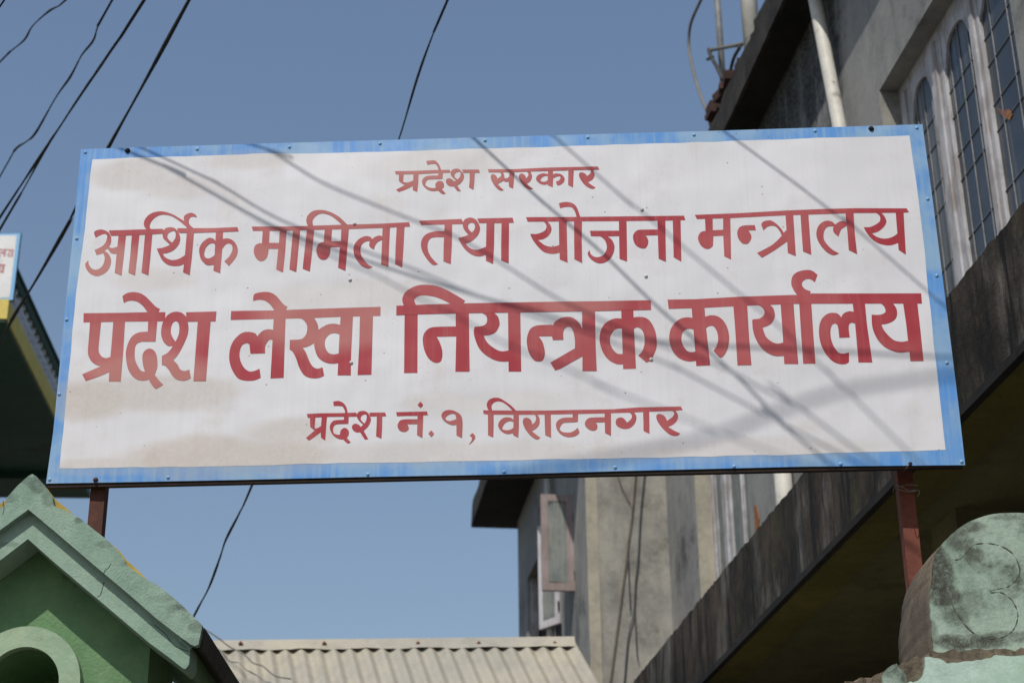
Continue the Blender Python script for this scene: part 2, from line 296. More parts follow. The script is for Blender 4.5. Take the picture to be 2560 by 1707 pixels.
# paint strip sheen: a thin lip of bent sheet along the bottom
LETTERS = """
@975,390,7.84
#bar
93,300! 500,293! 860,278! 1165,272! 1192,328! 1040,335! 560,358! 115,365!
#प्र
175,355! 270,355! 255,510! 310,520 370,515 455,480! 457,350! 560,350! 552,560! 532,705! 445,665! 448,590! 330,650 170,707! 120,662! 290,572! 220,530 175,490!
#दे
948,335! 945,382! 760,390 680,415 640,460 627,510 650,580 720,650 800,685 870,690 945,680! 1000,730 1045,750 1093,737! 1055,695 1015,655! 1055,610 1058,560 1035,510 980,490 930,500 890,550 890,590 900,625! 830,630 760,615 705,585! 695,550 710,500 750,465 800,460 1028,452! 1037,335!
708,105! 780,90 870,88 920,120 965,180 1005,280! 955,285! 935,220 905,170 870,155 800,160 732,175!
#श
1192,310! 1230,268 1300,250 1360,265 1405,310! 1440,350 1450,420 1420,490 1370,545 1315,578! 1388,690! 1320,688! 1252,597! 1190,595 1140,575 1100,525 1098,475 1130,445 1185,445 1225,470 1262,500! 1295,482! 1240,430 1195,375
~1325,460! 1285,435 1262,395 1275,345 1320,315 1368,305! 1383,340 1380,385 1360,425
1412,268! 1745,267! 1760,328! 1660,330! 1655,480! 1637,663! 1548,615! 1560,480! 1560,328! 1435,330!
@1210,390,7.84
#bar
72,262! 600,260! 1000,240! 1300,228! 2230,207! 2262,268! 1760,278! 1350,292! 920,303! 590,318! 95,320!
#स
285,312! 320,330 335,360 325,400 262,447! 250,410 215,370 165,358 135,385 135,440 170,520 225,600 290,660 340,677 387,668! 335,625 268,550! 380,485! 430,505 485,500! 490,590 510,610! 570,635! 585,480! 592,312! 495,312! 493,405! 450,435 400,435! 395,370 370,325!
#र
840,305! 868,350 865,390 827,442! 815,400 780,360 730,345 690,370 683,420 710,490 770,575 840,635 910,662 965,640! 900,600 840,548! 890,515 925,470 943,410 935,360 905,300!
#का
1255,290! 1350,288! 1355,450! 1348,615! 1250,577! 1250,555! 1180,567 1100,545 1040,495 1020,445 1040,395 1090,360 1160,342 1252,355!
~1250,395! 1180,400 1130,435 1100,480! 1150,507 1210,500 1250,470!
1355,355! 1430,343 1510,360 1560,405 1580,460 1560,520 1510,560 1455,580! 1430,565 1408,503! 1450,490 1490,455 1500,420 1480,400 1430,408 1355,440!
1653,278! 1760,275! 1752,450! 1745,617! 1660,575 1648,540! 1652,400!
#र
2080,270! 2095,310 2080,345 2022,395! 1990,355 1940,327 1890,325 1862,355 1868,410 1920,500 1990,580 2070,630 2140,645 2185,617! 2100,565 2030,515! 2100,480 2150,430 2168,370 2155,310 2135,268!
@750,985,7.84
#bar
133,387! 390,373! 860,368! 1100,360! 1115,395! 1105,437! 860,440! 560,442! 285,455! 150,460!
#प्र
195,455! 300,450! 285,668! 340,665 410,625! 425,450! 528,440! 510,660! 493,905! 410,845! 405,740! 285,830 178,905! 118,855! 288,710! 200,635!
#दे
862,437! 860,500! 700,508 640,530 595,590 583,660 610,740 660,810 750,870 850,885! 920,955 960,955 993,940! 915,855! 950,800 958,740 935,690 880,658 825,680 790,730 785,790! 730,793 665,770! 648,720 650,660 680,605 740,585 947,577! 955,437!
650,145! 740,132 800,145 860,185 910,260 935,375! 888,378! 875,310 835,235! 745,225 660,227!
#श
1118,390! 1150,345 1220,327 1290,337 1340,375 1360,410! 1390,480 1380,550 1330,640 1250,718! 1340,885! 1268,887! 1178,745! 1120,750 1060,725 1020,670 1020,620 1060,583 1110,580 1160,605 1190,640! 1238,598! 1170,535 1125,470 1110,425
~1268,572! 1225,540 1190,490 1200,440 1240,405 1295,398! 1308,440 1300,500
1357,362! 1665,358! 1695,430! 1613,437! 1610,650! 1597,873! 1490,825! 1500,620! 1505,435! 1372,437!
@980,985,7.84
#न
80,352! 340,345! 685,338! 705,410! 610,415! 500,423! 270,425! 98,432!
505,490! 340,490 230,495 160,515 120,570 108,630 140,700 200,735 270,735 325,690 325,640 300,587! 500,587!
500,418! 612,410! 605,640! 595,858! 490,800! 495,600!
558,145! 610,208! 590,240 558,268! 500,210! 530,175
#dot
772,710! 825,772! 800,810 768,838! 713,770! 740,735
#१
1262,597! 1180,602 1100,575 1020,520 975,450 975,390 1020,335 1100,310 1190,318 1280,355 1345,410 1375,480 1382,600 1372,857! 1263,803!
~1258,490! 1252,430 1235,395 1210,380 1150,385 1080,420 1042,470! 1070,510 1130,525 1180,515
#comma
1583,760! 1615,795 1632,840 1610,890 1560,945 1500,993! 1550,920 1565,880 1555,835 1520,803! 
@1200,985,7.84
#bar
60,315! 700,322! 1300,320! 1830,308! 2352,300! 2600,295! 3100,258! 3935,240! 3975,310! 3830,325! 3320,343! 3000,358! 2560,372! 1920,388! 1385,398! 760,403! 155,400! 70,385!
#वि
155,395! 267,395! 268,640! 260,850! 158,805! 157,640!
180,325! 145,270 132,200 160,130 220,85 310,68 400,85 500,145 610,225 715,330! 645,330! 560,240 460,165 380,140 300,150 245,190 225,240 240,325!
655,500! 610,465 540,452 460,465 390,520 357,590 365,650 410,715 480,765 560,780 640,765! 655,805! 750,852! 762,640! 762,398! 655,398!
~655,545! 620,530 560,532 490,570 445,640 440,688! 510,705 590,695 655,655!
#रा
1065,395! 1095,435 1098,490 1075,545 1022,592! 1010,530 970,480 910,460 860,475 838,530 850,600 900,700 980,800 1060,865 1130,885 1183,850! 1110,800 1012,718! 1080,685 1145,620 1170,540 1160,460 1120,395!
1265,393! 1385,391! 1390,620! 1393,850! 1278,800! 1270,620!
#ट
1815,385! 1817,455! 1660,460 1570,485 1510,535 1488,600 1505,680 1560,760 1640,815 1730,838 1820,830 1890,805 1952,745! 1915,655! 1860,705 1780,745 1690,750 1610,735 1560,690! 1570,640 1610,580 1660,557 1890,545! 1920,530! 1922,382!
#न
2450,450! 2230,455 2140,465 2080,510 2053,575 2080,640 2150,695 2220,712 2280,690 2300,640 2295,590 2255,550! 2450,547!
2442,372! 2565,368! 2567,600! 2565,813! 2450,755! 2447,600!
#ग
2915,355! 2960,385 2978,440 2950,500 2880,557! 2850,510 2800,465 2750,455 2690,475 2660,530 2665,590 2710,640 2790,675 2880,680 2960,650 3030,580 3065,490 3060,420 3015,355!
3195,345! 3315,340! 3320,550! 3322,775! 3205,720! 3203,550!
#र
3755,322! 3800,350 3800,400 3760,455 3665,520! 3640,460 3590,410 3530,388 3480,393 3455,430 3470,510 3540,620 3640,730 3740,800 3830,818 3885,805 3925,768! 3800,710 3685,640! 3780,595 3850,530 3880,450 3870,380 3825,322!
@200,710,5.6
#bar
50,408! 600,402! 950,393! 1195,393! 1190,520! 630,525! 48,535!
#प्र
140,533! 125,740 110,940 125,1020 170,1090 240,1135 300,1145! 30,1262! 80,1355! 250,1298! 410,1230! 402,1362! 570,1362! 605,940! 630,523! 465,523! 450,740! 425,1020! 360,1035 300,1010 262,940 262,860 280,680 295,533!
#दे
955,515! 948,665! 830,675 740,720 680,810 645,930 645,1050 670,1180 720,1270 790,1330 870,1350 930,1342 962,1332! 1000,1400 1050,1460 1075,1460 1165,1408! 1100,1340 1045,1268! 1080,1170 1083,1080 1070,990 1030,925 970,902 910,930 875,990 875,1080 890,1165 912,1225! 860,1215 810,1150 770,1050 765,950 772,880 800,830 860,805! 1058,805! 1082,515!
592,170! 650,130 740,112 840,128 920,175 1000,255 1060,315 1120,350! 1095,395! 950,400! 880,305 800,245 720,230 660,240 612,262!
#श
1192,480! 1230,430 1300,393 1370,388 1430,405 1485,455! 1510,540 1518,620 1505,710 1470,800 1410,920 1360,1000 1305,1060! 1370,1130! 1390,1175 1420,1205 1470,1215 1530,1195! 1552,1310! 1500,1340 1430,1350 1350,1330 1290,1275 1240,1195 1190,1140 1145,1130! 1145,1005! 1220,965 1275,905 1300,860! 1240,865 1180,820 1145,750 1135,680 1142,600 1165,520
~1335,805! 1295,745 1272,680 1275,600 1300,540 1342,517 1375,540 1390,600 1385,690 1360,760
1485,395! 1910,383! 1897,520! 1828,520! 1762,1355! 1587,1355! 1648,523! 1505,525! 1488,460!
@560,710,5.6
#bar
100,377! 700,368! 1100,353! 1700,333! 2192,318! 2190,445! 2085,448! 1640,458! 1250,475! 700,488! 92,503!
#ले
407,237! 412,170 440,132 560,110 660,122 740,175 830,280 890,318! 860,370! 710,372! 640,280 570,232 490,220
695,480! 862,475! 835,1312! 650,1320! 672,940!
690,640! 620,632 550,650 500,690 468,730! 430,685 330,668 240,690 150,770 95,870 72,1000 85,1120 130,1230 200,1320 300,1350 400,1350 460,1335 515,1308! 497,1182! 440,1210 360,1222 290,1180 240,1100 218,1010 225,920 260,850 320,825! 355,840! 370,975! 575,968! 575,880 600,820 640,775! 680,780!
#खा
1050,470! 1110,500 1155,560 1165,620 1150,700 1100,760 1030,778! 922,780! 918,915! 960,945 1010,1040 1050,1160 1110,1260 1180,1305 1280,1318 1350,1305 1402,1280! 1380,1165! 1310,1183 1250,1160 1200,1090 1160,990 1130,930 1098,890! 1180,870 1262,825! 1300,720! 1324,640! 1310,560 1260,470!
1625,570! 1550,555 1460,562 1380,600 1322,640! 1280,720 1262,825 1275,920 1310,1010 1370,1070 1450,1105 1530,1113 1600,1103! 1608,970! 1540,982 1470,965 1425,905 1410,830 1425,760 1480,700 1555,685 1622,703!
1632,450! 1805,447! 1778,1000! 1775,1275! 1590,1275! 1610,850!
1903,443! 2085,440! 2063,1265! 1870,1270! 1893,850!
@970,690,5.6
#bar
118,415! 540,398! 1060,382! 1540,373! 2352,358! 2892,352! 3679,338! 3684,472! 3437,478! 2897,490! 1852,508! 1130,518! 410,535! 115,548!
#नि
232,535! 415,530! 412,1355! 225,1358!
228,420! 205,370 202,310 235,235 310,175 420,130 530,122 660,135 800,185 950,265 1080,345! 1055,390! 880,390! 760,330 650,290 510,270 430,280 375,320 370,350 392,410!
950,705! 700,710 590,725 520,780 490,850 488,930 510,1040 560,1140 620,1195 680,1215 740,1190 762,1110 755,1020 720,920 680,850! 955,845!
948,512! 1132,510! 1138,1000! 1143,1337! 943,1337! 955,845! 948,700!
#य
1305,510! 1370,550 1388,610 1370,670 1310,700 1212,708! 1200,780 1220,880 1270,1000 1350,1090 1470,1165 1580,1195 1695,1193! 1690,1040! 1600,1053 1520,1030 1420,960 1370,900 1340,832! 1430,822 1510,780 1555,700 1562,650 1540,570 1475,505!
1680,503! 1852,503! 1865,1335! 1688,1335! 1686,1000!
#न्त्र
@1290,690,5.6
515,682! 400,683 290,692 210,730 170,800 150,900 165,1020 200,1110 260,1180 320,1193 375,1175 403,1100 398,1020 370,920 315,842! 500,840! 525,760!
518,695! 545,640 630,585 730,570 800,585 870,640 905,690 930,750! 935,1118! 620,1295! 550,1320! 480,1210! 825,1010! 825,900 805,790 775,725 735,707 695,720 665,770 660,830 665,890! 518,895! 500,840!
925,490! 1105,485! 1115,1000! 1130,1327! 930,1327! 930,1120!
#क
1478,595! 1400,592 1330,610 1250,660 1195,740 1170,850 1180,960 1225,1080 1300,1175 1390,1225 1450,1237 1505,1235! 1500,1090! 1420,1085 1360,1030 1325,960 1315,890 1330,820 1380,755 1430,735 1487,733!
1472,478! 1642,475! 1652,750! 1665,1000! 1680,1295! 1500,1300! 1482,740!
1640,580! 1700,572 1780,575 1850,605 1910,680 1955,790 1970,910 1965,1010 1925,1110 1880,1190! 1825,1210! 1712,1112! 1760,1060 1795,970 1800,880 1785,800 1755,745 1710,720 1675,725 1646,745!
@1650,660,5.6
#bar
106,498! 500,492! 1100,458! 1920,430! 2108,412! 2728,412! 3656,410! 3668,552! 2118,555! 1870,558! 1540,570! 1200,582! 620,612! 122,628!
#का
455,752! 380,745 300,760 220,810 155,900 130,1000 135,1100 175,1210 240,1295 330,1345 420,1362 508,1352! 498,1222! 440,1232 380,1215 330,1150 303,1080 303,1000 325,945 370,912 420,905 473,915!
442,610! 622,604! 645,895! 680,1200! 702,1415! 508,1425! 480,1050!
625,740! 700,718 790,725 870,775 930,860 965,980 965,1090 940,1200 890,1285 850,1308! 835,1305! 750,1213! 790,1150 812,1070 810,990 785,915 750,870 710,862 670,875 640,898!
1027,583! 1220,575! 1245,1000! 1280,1412! 1085,1415! 1050,870!
#र्या
1365,568! 1430,605 1462,660 1450,720 1390,765! 1300,773! 1290,790! 1300,910 1330,1020 1390,1130 1450,1200 1530,1255 1620,1285 1745,1282! 1730,1095! 1650,1113 1570,1090 1490,1025 1455,950 1437,885! 1510,860 1565,820 1605,740 1605,680 1580,610 1530,563!
1688,560! 1870,553! 1895,900! 1937,1400! 1740,1398! 1715,930!
1948,550! 2118,550! 2145,960! 2177,1393! 2005,1395! 1975,980!
1925,436! 1875,370 1840,290 1842,210 1870,150 1940,105 2050,83 2130,95 2205,150! 2168,255! 2110,215 2050,212 1995,250 1990,300 2030,350 2110,382! 2098,422!
@1930,660,5.6
#ल
1145,668! 1090,660 1030,675 990,705 970,745! 920,695 850,682 780,695 710,750 670,830 657,930 665,1040 700,1160 770,1280 860,1365 950,1398 1030,1397 1078,1370! 1078,1238! 990,1253 930,1235 870,1160 830,1060 818,970 825,890 850,845 885,830! 915,850! 930,910! 943,1032! 1090,1025! 1075,920 1078,850 1110,822 1162,830!
1128,540! 1300,540! 1330,850! 1405,1375! 1210,1375! 1165,850!
#य
1505,540! 1560,580 1588,640 1580,680 1530,705 1470,712 1395,708! 1400,850 1430,960 1490,1070 1580,1160 1690,1215 1800,1238 1925,1225! 1910,1072! 1820,1087 1720,1070 1640,1010 1570,930 1532,845! 1600,835 1680,805 1735,755 1752,690 1740,620 1690,543!
1835,545! 2035,545! 2075,900! 2122,1355! 1938,1358! 1905,1075! 1880,850!
@200,500,5.6
#bar
400,427! 1155,403! 1172,425! 1155,470! 1020,480! 640,497! 435,500!
1360,396! 1880,393! 2203,380! 2223,438! 2000,448! 1600,460! 1395,462! 1370,430!
#आ
195,465! 205,440 240,422 300,413 360,430 405,460! 432,510 437,570 425,625 385,680! 340,715! 385,740 420,790 435,850 425,920 390,985 330,1035 250,1065 180,1052 120,1010 85,955 72,900 90,870 117,843! 120,890 140,930 175,965 230,975 285,950 325,900 345,830 340,780 322,745! 240,770 225,755! 203,698! 260,675 330,630 365,580 380,520 378,495 355,475! 320,480 270,500 220,530!
390,650! 440,672 490,665 540,645! 530,752! 480,755 430,740 405,705 383,680!
540,490! 645,490! 612,800! 582,1060! 485,1020! 512,760!
726,488! 832,485! 800,800! 770,1057! 677,1017! 705,750!
#र्थि
910,475! 1013,475! 985,800! 957,1055! 860,1015! 885,760!
935,415! 900,370 893,330 905,280 950,220 1020,178 1110,160 1200,168 1300,203 1400,260 1460,295! 1452,245 1480,205 1550,180 1610,200 1640,245! 1580,233 1540,250 1523,295 1535,345 1590,395! 1590,410! 1510,410! 1500,388 1400,300 1290,230 1200,207 1130,210 1060,240 1000,300 975,370 995,412!
1172,425! 1200,395 1255,382 1315,390 1355,420 1375,440! 1400,510 1400,570 1370,640 1310,700 1240,735 1158,752! 1190,800 1260,835 1330,838 1400,815 1475,768! 1460,893! 1400,917 1320,923 1230,905 1150,840 1100,740 1075,680! 1140,672 1210,650 1262,625! 1200,570 1165,530 1155,470
~1290,598! 1245,560 1223,520 1228,480 1260,450 1315,433 1335,455 1340,490 1330,540
1495,455! 1595,455! 1565,800! 1535,1052! 1442,1010! 1468,780!
#क
1905,582! 1870,545 1830,530 1780,540 1710,600 1672,670 1670,740 1690,820 1740,885 1790,912 1875,905! 1885,772! 1830,808 1780,817 1745,790 1740,740 1760,670 1810,615 1860,603 1900,625!
1902,448! 2005,445! 1990,720! 1963,1028! 1867,990! 1885,760!
1998,545! 2060,538 2130,560 2185,620 2210,700 2195,780 2150,850 2085,925! 2020,858! 2080,800 2120,735 2135,680 2125,630 2085,610 2040,625 1990,688!
@610,480,5.6
#bar
108,485! 600,483! 900,475! 1400,457! 1900,445! 2310,423! 2328,485! 2240,490! 1980,502! 1465,520! 980,532! 500,545! 125,545!
#मा
262,540! 360,540! 350,712! 490,712! 500,538! 597,538! 575,850! 545,1125! 450,1083! 480,795! 345,795! 335,870 310,930 270,962 220,965 170,925 140,860 138,800 160,745 210,720 252,717!
686,536! 787,534! 760,820! 732,1122! 635,1083! 662,800!
#मि
880,532! 982,528! 955,820! 922,1113! 820,1073! 850,800!
900,480! 875,430 875,370 900,320 960,270 1050,252 1140,260 1240,295 1340,355 1450,460! 1375,462! 1290,385 1200,325 1100,300 1020,325 965,385 960,430 970,480!
1130,527! 1232,523! 1220,688! 1355,690! 1362,518! 1468,515! 1440,850! 1420,1103! 1317,1058! 1342,768! 1212,772! 1205,850 1180,910 1140,945 1080,942 1035,900 1013,830 1020,770 1050,720 1115,697!
#ला
1945,628! 1910,610 1870,615 1830,630 1795,660! 1770,630 1720,617 1660,630 1590,675 1545,740 1532,810 1550,900 1600,980 1660,1040 1740,1070 1798,1048! 1740,1015 1680,950 1640,880 1630,800 1650,735 1700,693 1765,685! 1752,740 1770,775 1822,805! 1830,760 1870,700 1945,663!
1940,497! 2045,495! 2032,750! 2022,1050! 1920,1015! 1930,760!
2138,490! 2248,485! 2235,750! 2215,1060! 2115,1010! 2122,760!
@1030,480,5.6
#bar
95,403! 400,390! 690,378! 715,420! 710,450! 540,453! 130,463!
912,372! 1410,360! 1427,430! 1240,437! 940,437!
#त
458,550! 370,547 280,560 200,590 145,650 125,730 140,820 190,910 250,985 300,1022 365,1012! 310,960 255,890 225,820 218,740 235,680 270,645 340,632 448,632!
457,447! 562,447! 557,750! 542,1010! 440,970! 443,750!
#था
715,420! 745,380 820,358 890,385 920,420! 945,470 952,520 930,590 880,650 820,695 747,722! 790,770 850,803 930,805 1040,765! 1035,877! 950,900 860,885 780,835 710,760 645,645! 720,625 790,600! 740,540 712,480
~838,567! 800,530 785,490 792,450 830,430 865,438 883,480 870,530
1043,430! 1153,430! 1148,750! 1135,1007! 1035,960! 1035,800!
1253,430! 1358,428! 1355,750! 1353,1000! 1248,955! 1248,750!
@1310,480,5.6
#bar
28,353! 700,350! 1340,343! 2240,332! 2260,395! 1970,403! 1435,408! 810,412! 50,418!
#यो
270,410! 300,440 315,480 300,530 250,565 170,588 95,585! 90,600! 130,680 200,770 280,840 370,865 440,863 500,850! 500,740! 430,762 360,765 290,745 235,705 195,672! 270,660 340,615 380,550 383,500 360,450 320,408!
487,410! 597,408! 603,700! 610,990! 500,943! 492,700!
488,160! 540,145 620,142 690,165 740,220 790,355! 738,355! 715,280 680,225 640,210 570,212 505,227!
700,407! 812,407! 808,700! 815,995! 705,940! 702,700!
#ज
922,543! 1340,542! 1340,615! 1165,622! 1220,660 1260,730 1265,800 1240,880 1190,950 1110,993 1030,993 950,950 900,890 893,850 920,815! 930,860 970,900 1030,912 1100,890 1140,840 1160,770 1140,690 1100,640 1065,620! 937,617!
1328,405! 1435,405! 1440,700! 1443,972! 1337,935! 1333,700!
#ना
1880,525! 1640,528 1580,540 1535,590 1527,650 1550,720 1600,770 1680,790 1720,760 1740,700 1730,650 1700,607! 1878,603!
1868,403! 1978,402! 1982,700! 1987,975! 1885,932! 1877,700!
2083,400! 2192,397! 2198,700! 2203,977! 2095,915! 2090,700!
@1720,460,5.6
#bar
95,433! 700,410! 1360,372! 1900,350! 2360,340! 3061,342! 3094,398! 3015,403! 2320,408! 1690,430! 1350,440! 600,478! 125,493!
#म
238,483! 345,482! 347,648! 492,640! 492,475! 592,472! 598,750! 603,1057! 508,1013! 493,723! 355,730! 352,820 345,870 300,905 250,907 190,870 148,800 142,740 165,690 200,665 245,658!
#न्त्रा
935,577! 800,580 730,600 695,650 690,710 710,770 760,830 810,840 850,825 885,765 882,710 845,650! 950,648!
1025,565! 1050,530 1110,512 1170,515 1240,560 1300,620 1340,683! 1385,638! 1390,803! 1200,935 1035,1032! 968,965! 1150,870 1240,800 1312,725! 1290,670 1240,605 1190,585 1120,595 1055,648!
1365,432! 1473,430! 1490,700! 1510,1010! 1397,963! 1385,740!
1575,428! 1685,425! 1705,700! 1727,990! 1610,943! 1592,700!
#ल
2225,540! 2180,520 2120,527 2060,568! 2020,530 1960,515 1890,530 1825,590 1797,680 1810,770 1860,860 1930,940 2000,985 2050,993 2117,972! 2030,925 1950,850 1905,780 1898,710 1915,640 1960,595 2040,592! 2030,640 2050,685 2108,735! 2120,690 2150,630 2230,580!
2203,403! 2317,402! 2335,700! 2368,980! 2250,923! 2235,700!
@1960,460,5.6
#य
1280,400! 1330,435 1348,480 1335,530 1270,575 1200,603 1115,605! 1150,670 1220,760 1310,825 1410,855 1500,857 1600,825! 1590,692! 1530,735 1450,762 1370,762 1290,735 1230,692! 1310,670 1390,610 1432,540 1425,490 1400,445 1360,400!
1563,400! 1675,400! 1690,700! 1707,990! 1605,923! 1588,700!
"""
FARTEXT = """
@0,610,17.42
#text
-600,230! 280,225! 600,245! 590,290! 280,270! -600,275!
190,260! 250,260! 225,545! 165,545!
165,350! 90,330 40,370 0,360 -60,420 -40,520 0,560 30,530! 0,490 -10,430 30,400 60,400 110,430! 175,400!
530,270! 585,270! 545,560! 480,550!
400,280! 430,330 390,390 310,440! 340,500 400,560 480,520! 490,490! 420,520 360,450! 430,410 460,340 440,275!
-600,880! 240,880! 230,930! -600,930!
110,920! 190,920! 150,1260! 80,1240!
-60,930! -10,960 20,1020 -20,1080 -60,1100! -20,1200 40,1240 90,1220! 90,1180! 30,1180 -10,1110! 40,1060 50,980 20,925!
"""
def smooth2(pts, n=5):
    m = len(pts); out = []
    for i in range(m):
        (p1, c1), (p2, c2) = pts[i], pts[(i + 1) % m]
        if c1 and c2: out.append(p1); continue
        p0 = pts[i - 1][0] if not c1 else (2 * p1[0] - p2[0], 2 * p1[1] - p2[1])
        p3 = pts[(i + 2) % m][0] if not c2 else (2 * p2[0] - p1[0], 2 * p2[1] - p1[1])
        for k in range(n):
            t = k / n
            out.append(tuple(.5 * (2 * p1[a] + (p2[a] - p0[a]) * t + (2 * p0[a] - 5 * p1[a] + 4 * p2[a] - p3[a]) * t * t + (3 * p1[a] - p0[a] - 3 * p2[a] + p3[a]) * t ** 3) for a in (0, 1)))
    return out
def letters(text, place, mat, parent, names=('letter', 'headline_bar')):
    ox = oy = 0; sc = 1; glyphs = []
    for l in text.strip().splitlines():
        if l[0] == '@': ox, oy, sc = map(float, l[1:].split(',')); continue
        if l[0] == '#': glyphs.append((l[1:], [])); continue
        hole = l[0] == '~'
        if hole: l = l[1:]
        pts = []
        for t in l.split():
            x, y = map(float, t.rstrip('!').split(',')); pts.append(((ox + x / sc, oy + y / sc), t.endswith('!')))
        sm = smooth2(pts)
        if hole: glyphs[-1][1][-1][1].append(sm)
        else: glyphs[-1][1].append((sm, []))
    k = 0
    for nm, polys in glyphs:
        mb = MB()
        for loop, holes in polys:
            k += 1; off = .0013 + .00006 * (k % 9)
            mb.sheet([place(x, y, off) for x, y in loop], [[place(x, y, off) for x, y in h] for h in holes])
        mb.build(names[1] if nm == 'bar' else names[0], mat, parent, recalc=False)
letters(LETTERS, onsign, M_['red'], board)

def dome(c, r, h, n=12, rings=3, back=.001):
    mb = MB(); v = []; f = []
    ax, ay, az = SA, SU, -SN
    for i in range(rings + 1):
        a = math.pi / 2 * i / rings; rr = r * math.cos(a) if i else r
        for j in range(n): v.append(c + (ax * math.cos(2 * math.pi * j / n) + ay * math.sin(2 * math.pi * j / n)) * max(rr, r * .3) + az * (h * math.sin(a)))
    for i in range(rings):
        for j in range(n): f.append((i * n + j, i * n + (j + 1) % n, (i + 1) * n + (j + 1) % n, (i + 1) * n + j))
    f.append(tuple(rings * n + j for j in range(n)))
    mb.add(v, f); return mb
RV = [(196, 350), (453, 343), (665, 338), (873, 330), (1114, 323), (1350, 316), (1594, 310), (1872, 301), (2106, 294), (2131, 457), (2152, 633), (2175, 833), (2209, 1060),
      (176, 548), (153, 734), (136, 905), (114, 1101), (386, 1096), (845, 1089), (1158, 1083), (1413, 1073), (1686, 1071), (1931, 1065)]
proto = core = None
for i, (x, y) in enumerate([(a * 1.0884, b * 1.0884) for a, b in RV] + [(886, 559), (875, 699), (1605, 524), (1615, 690), (878, 906), (1628, 898)]):
    mat = M_['bluerivet'] if i < len(RV) else M_['zinc']
    p = onsign(x, y, .0022 if i >= len(RV) else .0008); r = .0052
    rv = dome(p, r, .003, 14).build('rivet', mat, board, smooth=True)
    hb = dome(p - SN * .0030, .0013, .0004, 8).build('rivet_core', M_['hole'], rv)
for (x, y, mt, r) in [(319, 377, 'hole', .0085), (2178, 322, 'rustdark', .0085), (239, 1199, 'rust', .0075)]:
    dome(onsign(x, y, .001), r, .007, 6, 2).build('bolt_head', M_[mt], board)
dome(onsign(2276, 1159, .0006), .0055, .0006, 14).build('open_bolt_hole', M_['hole'], board)

# posts standing behind the board
def post(name, x0, x1, ytop, label, mat, zb, yw=4.375):
    Y = yw; a = atY(x0, 1240, Y); b = atY(x1, 1240, Y); w = (b - a).length
    t = thing(name, label, 'post', (a.x + w / 2, Y + w / 2, zb))
    mb = MB(); mb.box((a.x + w / 2, Y + w / 2, (4.02 + zb) / 2), (w / 2, 0, 0), (0, w / 2, 0), (0, 0, (4.02 - zb) / 2)); mb.build('shaft', mat, t)
    return t
pl = post('steel_post', 225, 262, 0, 'square brown rusted steel post under the left end of the long signboard', M_['rust'], 2.3)
pr = post('steel_post', 2249, 2287, 0, 'square reddish steel post with binding wire round it, right end of signboard', M_['rust2'], 2.2)
def wire_thing(pts, r, name, label, cat, parent=None, mat='wirethin', n=6, sm=5):
    mb = MB(); mb.tube(cr(pts, sm), r, n); o = mb.build(name, M_[mat], parent, smooth=True)
    if not parent: tag(o, label, cat)
    return o
Y = 4.362
wire_thing([atY(2234, 1212, Y), atY(2250, 1216, 4.366), atY(2268, 1211, Y), atY(2295, 1213, 4.34)], .0011, 'binding_wire', '', '', pr)
wire_thing([atY(2232, 1229, Y), atY(2241, 1213, Y), atY(2262, 1221, 4.365), atY(2272, 1226, 4.362), atY(2290, 1225, Y), atY(2299, 1228, 4.36), atY(2294, 1241, 4.36)], .0012, 'binding_wire', '', '', pr)
wire_thing([atY(2245, 1221, Y), atY(2259, 1227, 4.366), atY(2276, 1229, 4.365), atY(2291, 1226, 4.362)], .0012, 'binding_wire', '', '', pr)
wire_thing([onsign(2276, 1160, .002), onsign(2271, 1164, .006), onsign(2262, 1174, .004), atY(2258, 1178, 4.36)], .0011, 'tie_wire', '', '', board, 'rust')

# ------------------------------------------------------------------ overhead cables
def px_wire(pts, r, label, Y0, Y1, group=None, ext=(1.5, 1.5)):
    P = []
    for i, (x, y) in enumerate(pts):
        P.append(atY(x, y, Y0 + (Y1 - Y0) * i / (len(pts) - 1)))
    a = P[0] + (P[0] - P[1]).normalized() * ext[0]; b = P[-1] + (P[-1] - P[-2]).normalized() * ext[1]
    Q = cr([a] + P + [b], 6); ph = random.uniform(0, 6); mb = MB(); mb.tube(Q, [r * (1 + .28 * math.sin(ph + k * .55) + random.uniform(-.08, .08)) for k in range(len(Q))], 8); o = mb.build('overhead_cable', M_['black'], smooth=True)
    return tag(o, label, 'cable', group)
G = 'overhead cables crossing the sky'
px_wire([(0, 155), (24, 131), (61, 100), (82, 65), (122, 29), (149, 14), (167, -2)], .0042, 'thin wavy black cable cutting across the top left corner of the sky', 7.5, 6.8, G)
px_wire([(0, 441), (37, 376), (65, 355), (90, 331), (139, 245), (176, 192), (204, 139), (233, 102), (247, 61), (282, -2)], .0046, 'wavy black cable with a kink, second from the left in the sky', 7.5, 6.5, G)
px_wire([(0, 543), (60, 452), (127, 351), (220, 212), (286, 114), (361, -2)], .0052, 'black cable running into another one to form a narrow fork at left', 7., 6.2, G)
px_wire([(0, 573), (61, 469), (122, 359), (148, 319), (222, 208), (290, 112), (362, 1)], .0046, 'lower black cable of the narrow fork, twisted against its neighbour above', 7.03, 6.23, G)
px_wire([(0, 859), (35, 790), (95, 692), (172, 558), (184, 531), (271, 369), (370, 190), (473, 0)], .0072, 'thickest black cable passing behind the upper left corner of the signboard', 7.2, 6., G)
px_wire([(478, 1552), (499, 1512), (524, 1464), (550, 1393), (565, 1348), (599, 1281), (631, 1210), (800, 800), (940, 500), (997, 349), (1045, 190), (1085, 80), (1121, -4)], .0045, 'slender cable passing behind the signboard and down to the green gable', 7.4, 6., G, (.15, 1.5))
